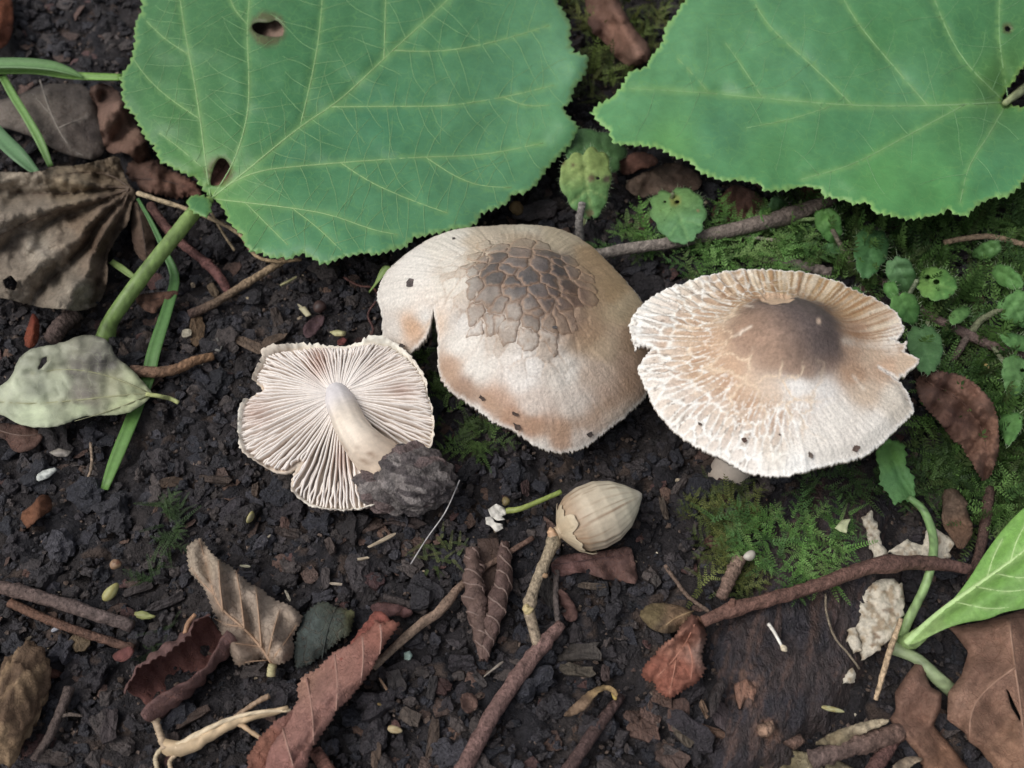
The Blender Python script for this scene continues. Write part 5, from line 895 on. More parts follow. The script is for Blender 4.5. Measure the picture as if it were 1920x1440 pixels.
blade('small pale grass stub behind the thick green leaf stalk', [(208, 490, .4), (230, 505, .45), (256, 524, .4)], [10, 12, 9], (140, 168, 84))
def twig(label, pts, r, col, col2=None, n=30, seg=9, rough=.06, seed=0, knots=(), ground=True, name='twig', buds=()):
    if not buds: return one(tube_px(name, pts, r, M_TWIG, col, None, n, seg, rough, seed, ground, col2, knots), label, 'twig', 'twigs and stalks on the soil')
    root = thing(name, label, 'twig', PG(np.float64(pts[0][0]), np.float64(pts[0][1]), 0), 'twigs and stalks on the soil')
    tube_px('stem', pts, r, M_TWIG, col, root, n, seg, rough, seed, ground, col2, knots)
    for k, (bp, br, bc) in enumerate(buds): tube_px('side_shoot', bp, br, M_TWIG, bc, root, 10, 7, .08, seed + k, ground)
    return root
twig('upper and thicker of two parallel twigs on dark soil', [(-40, 1092, .3), (40, 1110, .32), (110, 1130, .32), (180, 1152, .32), (248, 1174, .3)], 11, (104, 84, 76), (96, 82, 78), knots=((.25, .25), (.6, .12)), seed=1)
twig('lower and thinner of two parallel twigs on dark soil', [(18, 1130, .22), (80, 1158, .24), (160, 1188, .24), (250, 1216, .2)], 7.5, (110, 78, 60), (96, 70, 58), seed=2)
twig('bent brown root lying across the grass blade left of the upturned mushroom', [(246, 694, .34), (290, 698, .36), (330, 692, .34), (365, 676, .3), (400, 668, .22)], [10, 10, 9.5, 9, 7], (108, 82, 66), (140, 104, 70), seed=3)
twig('dark slender twig with pale end running up to the broad green leaf', [(355, 590, .2), (400, 570, .26), (440, 545, .3), (480, 520, .34), (520, 495, .4), (545, 480, .45)], [9, 8, 7, 7, 6.5, 6], (76, 58, 52), (172, 146, 110), seed=4, knots=((.55, .3),))
twig('reddish knobbly twig slanting under the thick green leaf stalk', [(282, 385, .5), (310, 425, .5), (345, 460, .5), (385, 492, .45), (412, 520, .4), (428, 548, .25)], [8, 8, 8, 8, 9, 7], (104, 72, 64), (110, 70, 66), seed=5, knots=((.3, .25), (.72, .4)))
twig('long pale straw arching from the crumpled leaf to the tip of the broad leaf', [(258, 362, .95), (300, 376, .95), (350, 392, .9), (400, 412, .8), (450, 440, .7), (480, 480, .6), (520, 490, .6), (565, 486, .55)], [4.5, 4.5, 4, 4, 4, 3.5, 3.5, 3.5], (176, 156, 122), (150, 124, 88), seed=6, seg=7)
twig('thin pale straw branching off below the small leaf lobe', [(396, 398, .8), (420, 440, .5), (440, 470, .3)], 2.6, (160, 140, 108), seed=7, seg=6)
twig('dark stubby root behind the rust-red leaf scrap', [(95, 640, .3), (115, 610, .35), (145, 585, .4)], [14, 15, 14], (88, 72, 66), seed=8)
dot = twig('dotted red-brown twig standing out of the lower soil below the nut stalk', [(1052, 1170, .35), (1015, 1212, .34), (970, 1270, .32), (920, 1345, .3), (870, 1440, .3), (850, 1480, .25)], [10, 14, 15, 15, 16, 17], (126, 96, 88), (112, 84, 78), seed=9, knots=((.15, .25), (.3, .1)))
twig('pale stripped twig beside the rolled red leaf', [(700, 1252, .25), (745, 1208, .3), (790, 1170, .33), (825, 1145, .33), (858, 1105, .3), (900, 1070, .25), (1000, 1008, .2)], [7, 8, 9, 9, 8, 6, 5], (150, 126, 104), (104, 78, 66), seed=10, knots=((.45, .25),))
twig('long red-brown twig lying over the log from the russet leaf to the seedling', [(1318, 1166, .55), (1375, 1142, .62), (1450, 1122, .78), (1540, 1095, .88), (1620, 1066, .9), (1690, 1056, .9), (1750, 1056, .85), (1822, 1068, .7)], [11, 12, 12, 12, 13, 13, 12, 9], (110, 78, 66), (100, 72, 64), seed=11, knots=((.12, .35), (.68, .35)), n=44, buds=(([(1375, 1140, .7), (1372, 1130, .78), (1378, 1124, .8)], [6, 7, 3], (120, 84, 70)),))
twig('long grey speckled twig crossing behind the two standing mushrooms', [(1118, 478, .7), (1180, 466, .7), (1260, 455, .72), (1330, 440, .75), (1420, 420, .8), (1490, 400, .8), (1560, 374, .8)], [11, 11, 11, 12, 14, 14, 12], (136, 126, 116), (108, 92, 82), n=44, seed=12, knots=((.78, .2),))
twig('short upright grey stem under the spotted leaf', [(1088, 450, .3), (1086, 415, .8), (1092, 380, 1.2)], [8, 7.5, 7], (138, 132, 126), seed=13)
twig('thin pale stick on moss behind the long grey twig', [(1388, 442, .5), (1420, 446, .5), (1462, 452, .5)], 3.5, (190, 178, 158), seed=14, seg=6)
twig('rough grey twig in the moss behind the brown-bumped mushroom', [(1430, 488, .4), (1480, 492, .45), (1520, 502, .45), (1556, 512, .4)], [6, 8, 9, 10], (110, 98, 90), seed=15, rough=.15)
twig('arched pale brown stalk over the moss under the right broad leaf', [(1770, 455, .7), (1810, 447, .8), (1860, 444, .85), (1925, 460, .7)], 5, (134, 112, 88), seed=16, seg=7)
twig('short banded bark stick at the edge of the moss on the log', [(1352, 1122, .3), (1368, 1085, .42), (1388, 1045, .5)], [11, 12, 13], (112, 88, 76), (132, 108, 92), seed=17, knots=((.4, .2), (.7, .2)))
twig('thick broken twig with a round scar under the bleached strip', [(1520, 1424, .35), (1580, 1405, .42), (1640, 1388, .46), (1690, 1372, .45)], [15, 16, 17, 15], (104, 86, 80), (110, 84, 72), seed=18, rough=.09)
twig('dark reddish twig running below the torn tan leaf', [(1620, 1470, .3), (1650, 1425, .36), (1680, 1380, .4)], [14, 13, 11], (98, 68, 62), seed=19)
twig('pale split straw leaning on the seedling stalk', [(1642, 1312, .3), (1655, 1265, .45), (1672, 1210, .6), (1690, 1160, .7)], [4, 5, 5, 4], (188, 160, 124), seed=20, seg=6)
twig('thin wiry root trailing down the dark log', [(1548, 1112, .62), (1550, 1150, .6), (1565, 1195, .6), (1590, 1225, .58), (1612, 1255, .55)], 2, (132, 118, 98), seed=21, seg=5)
twig('dark brown twig behind the seedling leaf at the moss edge', [(1855, 915, .4), (1848, 975, .4), (1835, 1040, .35), (1820, 1090, .3)], [9, 9, 8, 8], (82, 60, 52), seed=22)
twig('red-brown stub poking from the soil beside the rolled red leaf', [(590, 1408, .25), (606, 1430, .3), (625, 1460, .25)], [11, 12, 12], (134, 90, 76), seed=23)
twig('dark red-brown twig at the lower edge right of the dotted twig', [(1165, 1305, .2), (1130, 1350, .26), (1095, 1400, .3), (1062, 1450, .3)], [8, 11, 12, 13], (82, 62, 58), seed=24)
twig('forked dark root on the soil beside the shrivelled pod', [(130, 1290, .25), (115, 1330, .3), (90, 1385, .25), (62, 1425, .2)], [9, 8, 7, 6], (92, 78, 72), seed=25, buds=(([(106, 1345, .3), (130, 1340, .28), (155, 1342, .2)], [4, 3, 2], (110, 96, 86)),))
twig('short dark twig on the soil between the two rolled leaves', [(720, 1118, .15), (760, 1132, .2), (800, 1150, .15)], [6, 8, 8], (66, 58, 56), seed=26)
twig('grey slanting twig beside the nut stalk', [(1044, 1070, .2), (1042, 1120, .25), (1046, 1165, .3)], 5.5, (88, 78, 74), seed=27)
twig('thin brown twig on the soil between the nut and the moss', [(1247, 1060, .15), (1268, 1090, .2), (1290, 1118, .2), (1330, 1148, .2)], 4, (112, 92, 78), seed=28, seg=6)
# shredded pale stalk
r18 = thing('shredded_stalk', 'bleached shredded plant stalk with loose fibres beside the rolled red leaf', 'stalk', PG(np.float64(400), np.float64(1370), 0))
for k, (pts, r, c) in enumerate((([(308, 1400, .25), (345, 1402, .3), (400, 1375, .34), (450, 1350, .36), (540, 1328, .3)], [12, 13, 10, 8, 5], (196, 168, 128)), ([(330, 1400, .35), (400, 1362, .42), (470, 1338, .4), (545, 1332, .3)], [6, 5, 4, 3], (212, 190, 154)), ([(400, 1380, .3), (440, 1356, .34), (475, 1375, .3), (510, 1400, .2)], [5, 5, 4, 3], (180, 148, 110)), ([(310, 1405, .3), (298, 1370, .3), (290, 1345, .3)], [7, 6, 8], (170, 146, 116)), ([(306, 1400, .25), (292, 1420, .2), (296, 1450, .2)], [4, 4, 4], (184, 166, 132)), ([(340, 1405, .25), (318, 1430, .2), (330, 1460, .2)], [4, 4, 3], (176, 152, 120)), ([(440, 1345, .35), (480, 1318, .3), (505, 1305, .25)], [4, 5, 5], (160, 132, 104)))):
    tube_px('fibre', pts, r, M_VEIN, c, r18, 22, 7, .12, 40 + k)
# hazelnut in its husk
def nut():
    A = P(np.float64(1066), np.float64(990), .62); B = P(np.float64(1203), np.float64(926), .72); ax = B - A; L = np.linalg.norm(ax); ax /= L
    s_ = np.cross(ax, [0, 0, 1.]); s_ /= np.linalg.norm(s_); u_ = np.cross(s_, ax)
    root = thing('hazelnut', 'plump pale hazelnut with streaked shell and papery torn husk at its base', 'nut', PG(np.float64(1120), np.float64(985), 0))
    R0 = 62 * pxcm(1120, 965, .65)
    def prof(t): return R0 * np.interp(t, [-.14, -.10, 0, .12, .3, .5, .7, .85, .94, .98, 1.0], [0, .30, .70, .90, 1.0, .96, .76, .46, .22, .12, .03])
    nt_, ns = 60, 160; t = np.linspace(-.14, 1, nt_); th = np.linspace(0, 2 * np.pi, ns, endpoint=False)
    def surf(t, th, k=1.0): 
        r = prof(t) * k; return A + (t * L)[..., None] * ax + r[..., None] * (np.cos(th)[..., None] * s_ + np.sin(th)[..., None] * u_ * .94)
    TT, HH = np.meshgrid(t, th, indexing='ij'); k = 1 + .014 * vn(HH * 9, TT * 1.5, 3) + .005 * np.sin(HH * 24 + 2.5 * vn(TT * 3, HH * 2, 4))
    r = prof(TT); V = surf(TT, HH, k).reshape(-1, 3)
    i = np.arange(nt_ - 1)[:, None] * ns; j = np.arange(ns)[None]; q = np.stack([i + j, i + ns + j, i + ns + (j + 1) % ns, i + (j + 1) % ns], -1).reshape(-1, 4)
    st = np.sin(HH * 24 + 2.5 * vn(TT * 3, HH * 2, 4)) * .35 + vn(HH * 12, TT * 1.5, 5) * .5 + .25 * vn(HH * 30, TT * 6, 6); tt = TT.ravel(); st = st.ravel()
    c = mixc(np.tile(lin((190, 174, 148)), (len(V), 1)), lin((206, 196, 170)), sstep(.3, .8, tt)); c = mixc(c, lin((128, 98, 70)), sstep(.0, .8, st) * .8 * sstep(1.05, .55, tt)); c = mixc(c, lin((156, 124, 92)), sstep(.28, .05, tt) * .7)
    c = mixc(c, lin((182, 176, 170)), sstep(.88, 1, tt) * .6)
    mk('shell', V, q, M_NUT, c, root)
    # husk: a torn cup round the base
    rr = np.random.default_rng(4); nh, ms = 90, 14; hth = np.linspace(0, 2 * np.pi, nh)
    dth = np.angle(np.exp(1j * (hth + .1))); lim = -.05 + .20 * np.exp(-((dth + .45) / .6) ** 2) + .07 * np.exp(-((dth - 1.5) / .4) ** 2) + .06 * np.abs(np.sin(hth * 3.5)) + .012 * np.sin(hth * 17); lim[-1] = lim[0]
    W = np.linspace(0, 1, ms)[None]; t2 = -.16 + (lim[:, None] + .16) * W; H2 = hth[:, None] + 0 * W
    k1 = 1.05 + .04 * W * (1 + .8 * np.sin(H2 * 4 + 1)); rbase = np.maximum(prof(t2), .10) * k1
    def hs_(rb): return (A + (t2 * L)[..., None] * ax + rb[..., None] * (np.cos(H2)[..., None] * s_ + np.sin(H2)[..., None] * u_ * .94)).reshape(-1, 3)
    T = hs_(rbase + .02); Bm = hs_(rbase)
    i = np.arange(nh - 1)[:, None] * ms; j = np.arange(ms - 1)[None]; q = np.stack([i + j, i + j + 1, i + ms + j + 1, i + ms + j], -1).reshape(-1, 4)
    V, F = solid(T, Bm, np.vstack([q[:, [0, 1, 2]], q[:, [0, 2, 3]]])); cc = mixc(np.tile(lin((172, 148, 116)), (nh * ms, 1)), lin((196, 178, 146)), np.tile(np.linspace(0, 1, ms), nh)); cc = cc * (1 + .14 * vn(np.repeat(hth * 14, ms), np.tile(np.linspace(0, 3, ms), nh), 7))[:, None]
    mk('husk', V, F, M_NUT, np.vstack([cc, cc * .8]), root)
nut()
r15 = thing('nut_stalk', 'fuzzy beige-green jointed nut stalk standing between the nut and the dotted twig', 'stalk', PG(np.float64(1010), np.float64(1210), 0))
tube_px('stem', [(1008, 1208, .38), (998, 1170, .5), (992, 1140, .5), (1004, 1095, .55), (1018, 1062, .6), (1036, 1020, .6), (1042, 1000, .58)], [10, 10, 11, 10, 10, 12, 15], M_TWIG, (146, 128, 106), r15, 50, 14, .02, 61, True, (154, 138, 110), ((.36, .28), (.66, .22), (.9, .2)))
tube_px('bud_scar', [(1040, 1012, .62), (1034, 998, .7), (1032, 990, .7)], [12, 8, 3], M_VEIN, (190, 150, 112), r15, 12, 8, .1, 62)
tube_px('bud_scar', [(994, 1148, .55), (986, 1140, .6), (990, 1134, .6)], [9, 7, 3], M_VEIN, (184, 164, 112), r15, 10, 8, .1, 63)
tube_px('bud_scar', [(1018, 1078, .6), (1027, 1080, .6)], [7, 3], M_VEIN, (164, 130, 94), r15, 8, 7, .1, 64)
# green stalk fragment with white torn flower
r27 = thing('flower_fragment', 'torn white floret on a short green stalk lying on the soil beside the nut', 'flower', PG(np.float64(960), np.float64(955), 0))
tube_px('stalk', [(950, 958, .3), (975, 954, .4), (1010, 940, .45), (1052, 922, .45)], [6, 5.5, 5, 5], M_GRASS, (150, 160, 72), r27, 20, 8, .03, 65, True, (150, 172, 70))
for k, ol in enumerate(([(915, 955), (930, 944), (946, 952), (950, 964), (940, 968), (948, 974), (932, 976), (920, 968)], [(910, 970), (922, 968), (928, 980), (942, 982), (944, 990), (930, 998), (920, 986), (911, 982)])):
    sheet('petal', resample(ol, 4), lambda x, y, d: .3 + .12 * fbm(x / 7, y / 7, 2, 5), M_PALE, drycol([(930, 960, (232, 226, 214))], .08, .95, k), 3.5, .02, (), r27, k)

# ================================================================== SMALL LEAFY PLANTS
def ovate(cx, cy, L, W, ang, teeth=10, notch=.0):
    a = np.linspace(0, 2 * np.pi, 90, endpoint=False); ca, sa = math.cos(math.radians(ang)), math.sin(math.radians(ang))
    rv = np.random.default_rng(int(cx * 3 + cy)); teeth = int(rv.integers(8, 13)); pt = rv.uniform(.1, .4); x = L / 2 * np.cos(a) * (1 + .16 * pt * np.exp(-(np.angle(np.exp(1j * a)) / .4) ** 2)); y = W / 2 * np.sin(a) * (1 - pt * np.cos(a)) * rv.uniform(.82, 1.02); k = 1 + (.12 + .05 * np.sin(a * 2 + cx)) * np.abs(np.sin(a * teeth / 2 + .3 * np.sin(a * 2))) ** .7 - .08 + .04 * np.sin(a * 3 + cy); k = k - notch * np.exp(-((np.angle(np.exp(1j * (a - np.pi)))) / .25) ** 2)
    return np.c_[cx + (x * ca - y * sa) * k, cy + (x * sa + y * ca) * k]
def herb_leaf(root, cx, cy, L, W, ang, z, cols, seed=0, holes=(), spots=(), tilt=0.0, notch=.12):
    o = ovate(cx, cy, L, W, ang, 11, notch); ca, sa = math.cos(math.radians(ang)), math.sin(math.radians(ang))
    mid = [(cx - ca * L * .42, cy - sa * L * .42), (cx, cy), (cx + ca * L * .46, cy + sa * L * .46)]; vs = [(mid, 2.0)]
    for f in (-.2, .1):
        for sg in (-1, 1):
            bx, by = cx + ca * L * f, cy + sa * L * f; vs.append(([(bx, by), (bx + (ca * .22 - sa * sg * .34) * W, by + (sa * .22 + ca * sg * .34) * W)], 1.4))
    def zf(x, y, d):
        s_ = ((x - cx) * ca + (y - cy) * sa) / L; t_ = (-(x - cx) * sa + (y - cy) * ca) / W
        return z - .5 * s_ ** 2 - .3 * t_ ** 2 + (tilt + .7 * math.sin(seed * 2.3)) * s_ + .4 * math.sin(seed * 3.7) * t_ + sum(fold(x, y, v[0], 5, -.035) for v in vs) + .05 * fbm(x / 14, y / 14, 2, seed)
    base = drycol([(cx - ca * L * .3, cy - sa * L * .3, tuple(1.0 * q for q in cols[0])), (cx + ca * L * .3, cy + sa * L * .3, tuple(1.0 * q for q in cols[1]))], .12, .92, seed, vs, tuple(min(255, q + 22) for q in cols[0]))
    def cf(x, y, d):
        c = base(x, y, d)
        for sx, sy, sr, sc in spots: c = mixc(c, lin(sc), sstep(sr * 1.3, sr * .7, np.hypot(x - sx, y - sy) + 2 * fbm(x / 5, y / 5, 2, 3)))
        return c
    hl = [np.array([(hx + hr * math.cos(q), hy + hr * .8 * math.sin(q)) for q in np.linspace(0, 6.28, 9)[:-1]]) for hx, hy, hr in holes]
    ob, info = sheet('leaf', resample(o, 4.5), zf, M_HERB, cf, 5, .022, hl, root, seed, True, False)
    # short stiff hairs along the edge
    rr = np.random.default_rng(seed + 900); e = resample(o, 6); p = lift(info, e[:, 0], e[:, 1]); c0 = p.mean(0)
    d = p - c0; d[:, 2] = .4 * np.linalg.norm(d[:, :2], axis=1); d /= np.linalg.norm(d, axis=1)[:, None]; d += rr.normal(0, .35, d.shape); ln = rr.uniform(.05, .12, len(p))[:, None]; sd_ = np.cross(d, [0, 0, 1.]) * .004
    V = np.stack([p - sd_, p + sd_, p + d * ln], 1).reshape(-1, 3); F = np.arange(len(V)).reshape(-1, 3)
    h = mk('leaf_hairs', V, F, M_HERB, lin((150, 170, 130)), ob); h['kind'] = 'stuff'
    return ob
D1, D2 = (84, 136, 60), (70, 122, 66)
pA = thing('spotted_plant', 'small plant with a yellow-green brown-spotted leaf over a darker leaf, between the broad leaves', 'plant', PG(np.float64(1095), np.float64(420), 0))
herb_leaf(pA, 1110, 282, 130, 95, 200, 1.0, ((84, 128, 70), (74, 118, 62)), 1)
herb_leaf(pA, 1100, 342, 128, 108, 82, 1.35, ((152, 176, 88), (104, 156, 84)), 2, ((1121, 334, 4),), ((1056, 305, 5, (92, 74, 44)), (1074, 310, 5, (104, 84, 50)), (1108, 334, 6, (110, 92, 66)), (1138, 336, 7, (104, 92, 74)), (1105, 400, 8, (120, 112, 72))))
tube_px('stem', [(1092, 298, 1.2), (1098, 320, .9), (1100, 380, .4), (1096, 430, -.05)], 4, M_GRASS, (120, 130, 84), pA, 16, 7)
pB = thing('round_leaf_plant', 'single round scalloped green leaf with three small holes beside the long grey twig', 'plant', PG(np.float64(1270), np.float64(440), 0))
herb_leaf(pB, 1273, 402, 112, 96, 70, 1.0, ((108, 154, 80), (92, 146, 88)), 3, ((1261, 369, 4.5), (1270, 378, 4.5), (1247, 378, 3)), ((1266, 376, 11, (136, 146, 66)), (1308, 395, 3, (150, 120, 84))), notch=.2)
tube_px('stem', [(1262, 362, .95), (1258, 390, .5), (1262, 440, -.05)], 3.5, M_GRASS, (112, 120, 84), pB, 14, 7)
pC = thing('creeping_plant', 'hairy creeping plant with a brown trailing stem and many scalloped green leaves over moss', 'plant', PG(np.float64(1760), np.float64(610), 0))
for k, (cx, cy, L, W, a, z, c0, c1, hl, sp) in enumerate((
    (1555, 422, 72, 54, 70, .9, (92, 150, 58), (80, 138, 60), (), ()), (1563, 465, 44, 22, 10, .6, (66, 112, 58), (62, 104, 56), (), ()), (1632, 472, 100, 74, 100, .9, (76, 130, 70), (70, 122, 64), (), ()), (1690, 515, 74, 56, 60, 1.0, (92, 140, 82), (78, 126, 66), (), ()),
    (1757, 532, 78, 72, 20, 1.0, (112, 158, 66), (86, 144, 60), ((1739, 519, 6), (1756, 528, 6.5)), ()), (1672, 545, 40, 30, 60, .8, (84, 142, 58), (80, 136, 60), (), ()), (1700, 578, 66, 50, 60, 1.05, (94, 150, 64), (78, 134, 60), (), ()), (1735, 653, 92, 66, 75, 1.15, (92, 138, 80), (80, 128, 70), (), ()),
    (1905, 580, 66, 60, 60, 1.0, (92, 146, 68), (84, 136, 66), (), ()), (1908, 705, 80, 70, 110, .9, (94, 142, 72), (90, 138, 70), ((1917, 694, 5),), ()), (1890, 520, 70, 42, 30, 1.0, (96, 150, 70), (84, 138, 62), (), ()), (1850, 470, 60, 34, 160, .9, (82, 130, 60), (76, 122, 56), (), ()), (1600, 560, 50, 30, 130, .8, (90, 140, 66), (80, 130, 60), (), ()), (1905, 640, 62, 36, 200, .95, (90, 144, 66), (80, 132, 60), (), ()), (1800, 590, 48, 28, -30, .9, (104, 156, 74), (90, 142, 66), (), ()), (1895, 800, 66, 40, 100, 1.0, (98, 152, 72), (86, 138, 62), (), ()), (1440, 408, 42, 26, 70, .9, (98, 156, 60), (84, 140, 56), (), ()), (1462, 385, 46, 30, 20, .8, (76, 120, 66), (70, 112, 60), (), ()))):
    herb_leaf(pC, cx, cy, L, W, a, z, (c0, c1), 10 + k, hl, sp)
for pts, r, c in (([(1640, 520, .35), (1700, 560, .4), (1740, 590, .45), (1810, 625, .5), (1860, 648, .5), (1930, 668, .5)], [6, 7, 8, 9, 9, 9], (98, 80, 74)), ([(1818, 628, .5), (1840, 600, .6), (1880, 578, .9)], [7, 6, 5], (106, 110, 80)), ([(1815, 628, .5), (1800, 655, .4), (1785, 680, .2)], [7, 6, 5], (98, 84, 76)), ([(1700, 560, .45), (1720, 525, .9)], [4, 4], (120, 130, 100)), ([(1640, 530, .35), (1640, 500, .8)], [5, 4], (112, 112, 90)), ([(1430, 432, .5), (1480, 415, .65), (1530, 410, .85)], [3, 3.5, 3.5], (120, 150, 84)), ([(1740, 600, .45), (1738, 630, .7)], [4, 4], (110, 118, 84)), ([(1695, 565, .45), (1688, 600, .9)], [3, 3], (110, 118, 84)), ([(1560, 430, .8), (1600, 500, .4), (1650, 530, .35)], [4, 5, 6], (104, 96, 80)), ([(1860, 648, .5), (1890, 690, .8)], [4, 4], (104, 110, 80))):
    tube_px('stem', pts, r, M_TWIG, c, pC, 20, 8, .06, 70)

# ================================================================== MOSS
def sprig_template(kind, rr):
    V = []; F = []
    def leaf(p, d, n, L, W):
        s_ = np.cross(d, n); s_ /= np.linalg.norm(s_) + 1e-9; k = len(V)
        V.extend([p, p + d * L * .45 + s_ * W * .5 + n * W * .12, p + d * L + n * L * .1, p + d * L * .45 - s_ * W * .5 + n * W * .12]); F.append((k, k + 1, k + 2)); F.append((k, k + 2, k + 3))
    def stem(a, b, r):
        d = b - a; d = d / (np.linalg.norm(d) + 1e-9); s_ = np.cross(d, [.1, .2, 1.]); s_ /= np.linalg.norm(s_); t_ = np.cross(d, s_); k = len(V)
        for q in range(3): V.append(a + r * (s_ * math.cos(q * 2.09) + t_ * math.sin(q * 2.09)))
        V.append(b)
        for q in range(3): F.append((k + q, k + (q + 1) % 3, k + 3))
    def shoot(o, d, L, n_, lw):
        d = d / np.linalg.norm(d); up = np.array([0, 0, 1.]); s_ = np.cross(d, up); s_ /= np.linalg.norm(s_) + 1e-9; up = np.cross(s_, d)
        stem(o, o + d * L, .012)
        for k in range(n_):
            t = (k + .6) / n_; p = o + d * L * t; lf = lw * (1 - .55 * t)
            for sg in (-1, 1):
                dd = d * .75 + s_ * sg * 1.0 + up * rr.uniform(-.15, .45); dd /= np.linalg.norm(dd); leaf(p, dd, up, lf, lf * .42)
            if k % 2: dd = d * .6 + up; leaf(p, dd / np.linalg.norm(dd), -d, lf * .8, lf * .35)
        leaf(o + d * L, d, up, lw * .6, lw * .25)
    if kind == 0: shoot(np.zeros(3), np.array([1., 0, .25]), 1.0, 13, .15)
    elif kind == 1:
        shoot(np.zeros(3), np.array([1., 0, .35]), 1.0, 10, .13)
        for t, sg in ((.2, 1), (.35, -1), (.5, 1), (.65, -1)): shoot(np.array([t, 0, .35 * t]), np.array([.7, sg * .8, .25]), .42 * (1.15 - t * .6), 6, .11)
    else: shoot(np.zeros(3), np.array([.35, 0, 1.]), .8, 9, .24)
    return np.array(V), np.array(F)
def moss(name, label, poly, n, size, cols, seed, kinds=(0, 1, 2), dz=.05, lift_=0.0, flat=.6, dark=None):
    rr = np.random.default_rng(seed); tp = [sprig_template(k, rr) for k in kinds]; poly = np.asarray(poly, float)
    x0, y0 = poly.min(0); x1, y1 = poly.max(0); VV = []; FF = []; CC = []; off = 0; cnt = 0
    while cnt < n:
        px = rr.uniform(x0, x1, n * 2); py = rr.uniform(y0, y1, n * 2); m = pip(px, py, poly) & (fbm(px / 45, py / 45, 3, seed) > -.28)
        for x, y in zip(px[m], py[m]):
            if cnt >= n: break
            T, F = tp[rr.integers(len(tp))]; s_ = rr.uniform(*size); a = rr.uniform(0, 2 * np.pi); e = rr.uniform(-.1, .5) * flat
            ca, sa, ce, se = math.cos(a), math.sin(a), math.cos(e), math.sin(e)
            Q = T.copy(); Q[:, 2] += -.15 * Q[:, 0] ** 2
            Q = np.c_[Q[:, 0] * ce - Q[:, 2] * se, Q[:, 1], Q[:, 0] * se + Q[:, 2] * ce]; Q = np.c_[Q[:, 0] * ca - Q[:, 1] * sa, Q[:, 0] * sa + Q[:, 1] * ca, Q[:, 2]]
            p = PG(np.float64(x), np.float64(y), dz + lift_ * rr.uniform(0, 1)); VV.append(Q * s_ + p); FF.append(F + off); off += len(T)
            c = lin(cols[rr.integers(len(cols))]) * rr.uniform(.7, 1.25); CC.append(np.tile(c, (len(T), 1)) * (.8 + .4 * rr.random((len(T), 1)))); cnt += 1
    o = mk(name, np.vstack(VV), np.vstack(FF), M_MOSS, np.vstack(CC), None, False, (0, 0, 0)); o['kind'] = 'stuff'; o['label'] = label; o['category'] = 'moss'
GR = [(66, 100, 38), (80, 118, 46), (56, 88, 38), (96, 134, 58), (72, 92, 42)]; BR = [(98, 146, 58), (84, 128, 50), (116, 160, 74), (72, 112, 50), (100, 130, 62)]; OL = [(96, 104, 44), (78, 92, 40), (112, 120, 52), (70, 84, 40)]
moss('moss', 'deep green moss carpet behind and beside the creeping plant', [(1500, 395), (1560, 370), (1960, 350), (1980, 1000), (1840, 1010), (1760, 900), (1720, 700), (1690, 560), (1600, 530), (1480, 520), (1420, 440)], 900, (.6, 1.3), GR, 3, (0, 1, 2), .0, .34)
moss('moss', 'bright feathery moss clump behind the cap of the brown-bumped mushroom', [(1275, 455), (1340, 420), (1480, 425), (1530, 450), (1500, 525), (1400, 530), (1300, 530)], 110, (.6, 1.05), BR, 4, (1, 1), .15, .5)
moss('moss', 'feathery moss sprigs below the round scalloped leaf', [(1150, 440), (1200, 420), (1240, 440), (1230, 468), (1150, 475)], 22, (.6, 1.0), BR, 5, (1,), .1, .3)
moss('moss', 'bright green moss growing on the upper end of the rotten log', [(1330, 980), (1400, 950), (1440, 960), (1500, 975), (1600, 960), (1612, 1010), (1580, 1070), (1530, 1095), (1490, 1100), (1440, 1075), (1395, 1045), (1340, 1000)], 125, (.35, .75), BR, 6, (0, 1), .45, .15, .4)
moss('moss', 'thin olive moss strands around the bark stick and the mushroom stem', [(1285, 990), (1310, 930), (1390, 905), (1420, 960), (1400, 1040), (1420, 1120), (1380, 1130), (1300, 1110), (1330, 1040)], 110, (.35, .7), OL, 7, (0, 1), .1, .15, .4)
moss('moss', 'shaded dark green moss under the brown-bumped mushroom', [(1480, 905), (1640, 860), (1820, 800), (1850, 900), (1760, 960), (1640, 960), (1520, 940)], 90, (.4, .8), [(56, 84, 34), (70, 100, 40), (48, 74, 32)], 8, (0, 1), .2, .3)
moss('moss', 'sparse dark moss between upturned mushroom and cracked mushroom', [(790, 650), (825, 640), (835, 720), (870, 760), (930, 810), (920, 850), (860, 850), (815, 770)], 70, (.35, .7), [(84, 116, 50), (70, 92, 44), (100, 132, 60)], 9, (0, 1), .05, .1)
moss('moss', 'thin moss strand climbing the bare soil right of the parallel twigs', [(300, 940), (345, 925), (340, 1000), (320, 1070), (275, 1100), (285, 1050), (310, 1000)], 40, (.28, .6), [(62, 86, 42), (52, 74, 38)], 10, (0, 1), .08, .1)
moss('moss', 'small moss tufts along the upper side of the curled red leaf', [(265, 1200), (330, 1165), (320, 1210), (260, 1260), (240, 1260)], 22, (.25, .5), [(56, 74, 38), (48, 64, 34)], 11, (0,), .05, .05)
moss('moss', 'tiny moss tuft on soil above the twin rolled leaf', [(785, 1020), (830, 1000), (865, 1030), (850, 1060), (790, 1070)], 22, (.25, .45), [(104, 112, 62), (82, 98, 50)], 12, (0,), .08, .05)
moss('moss', 'olive moss cushion in the gap between the two broad green leaves', [(1040, -40), (1320, -40), (1270, 60), (1200, 150), (1150, 200), (1090, 200), (1075, 130), (1060, 60)], 230, (.5, 1.0), OL + [(104, 124, 50)], 13, (0, 1, 2), .05, .5)

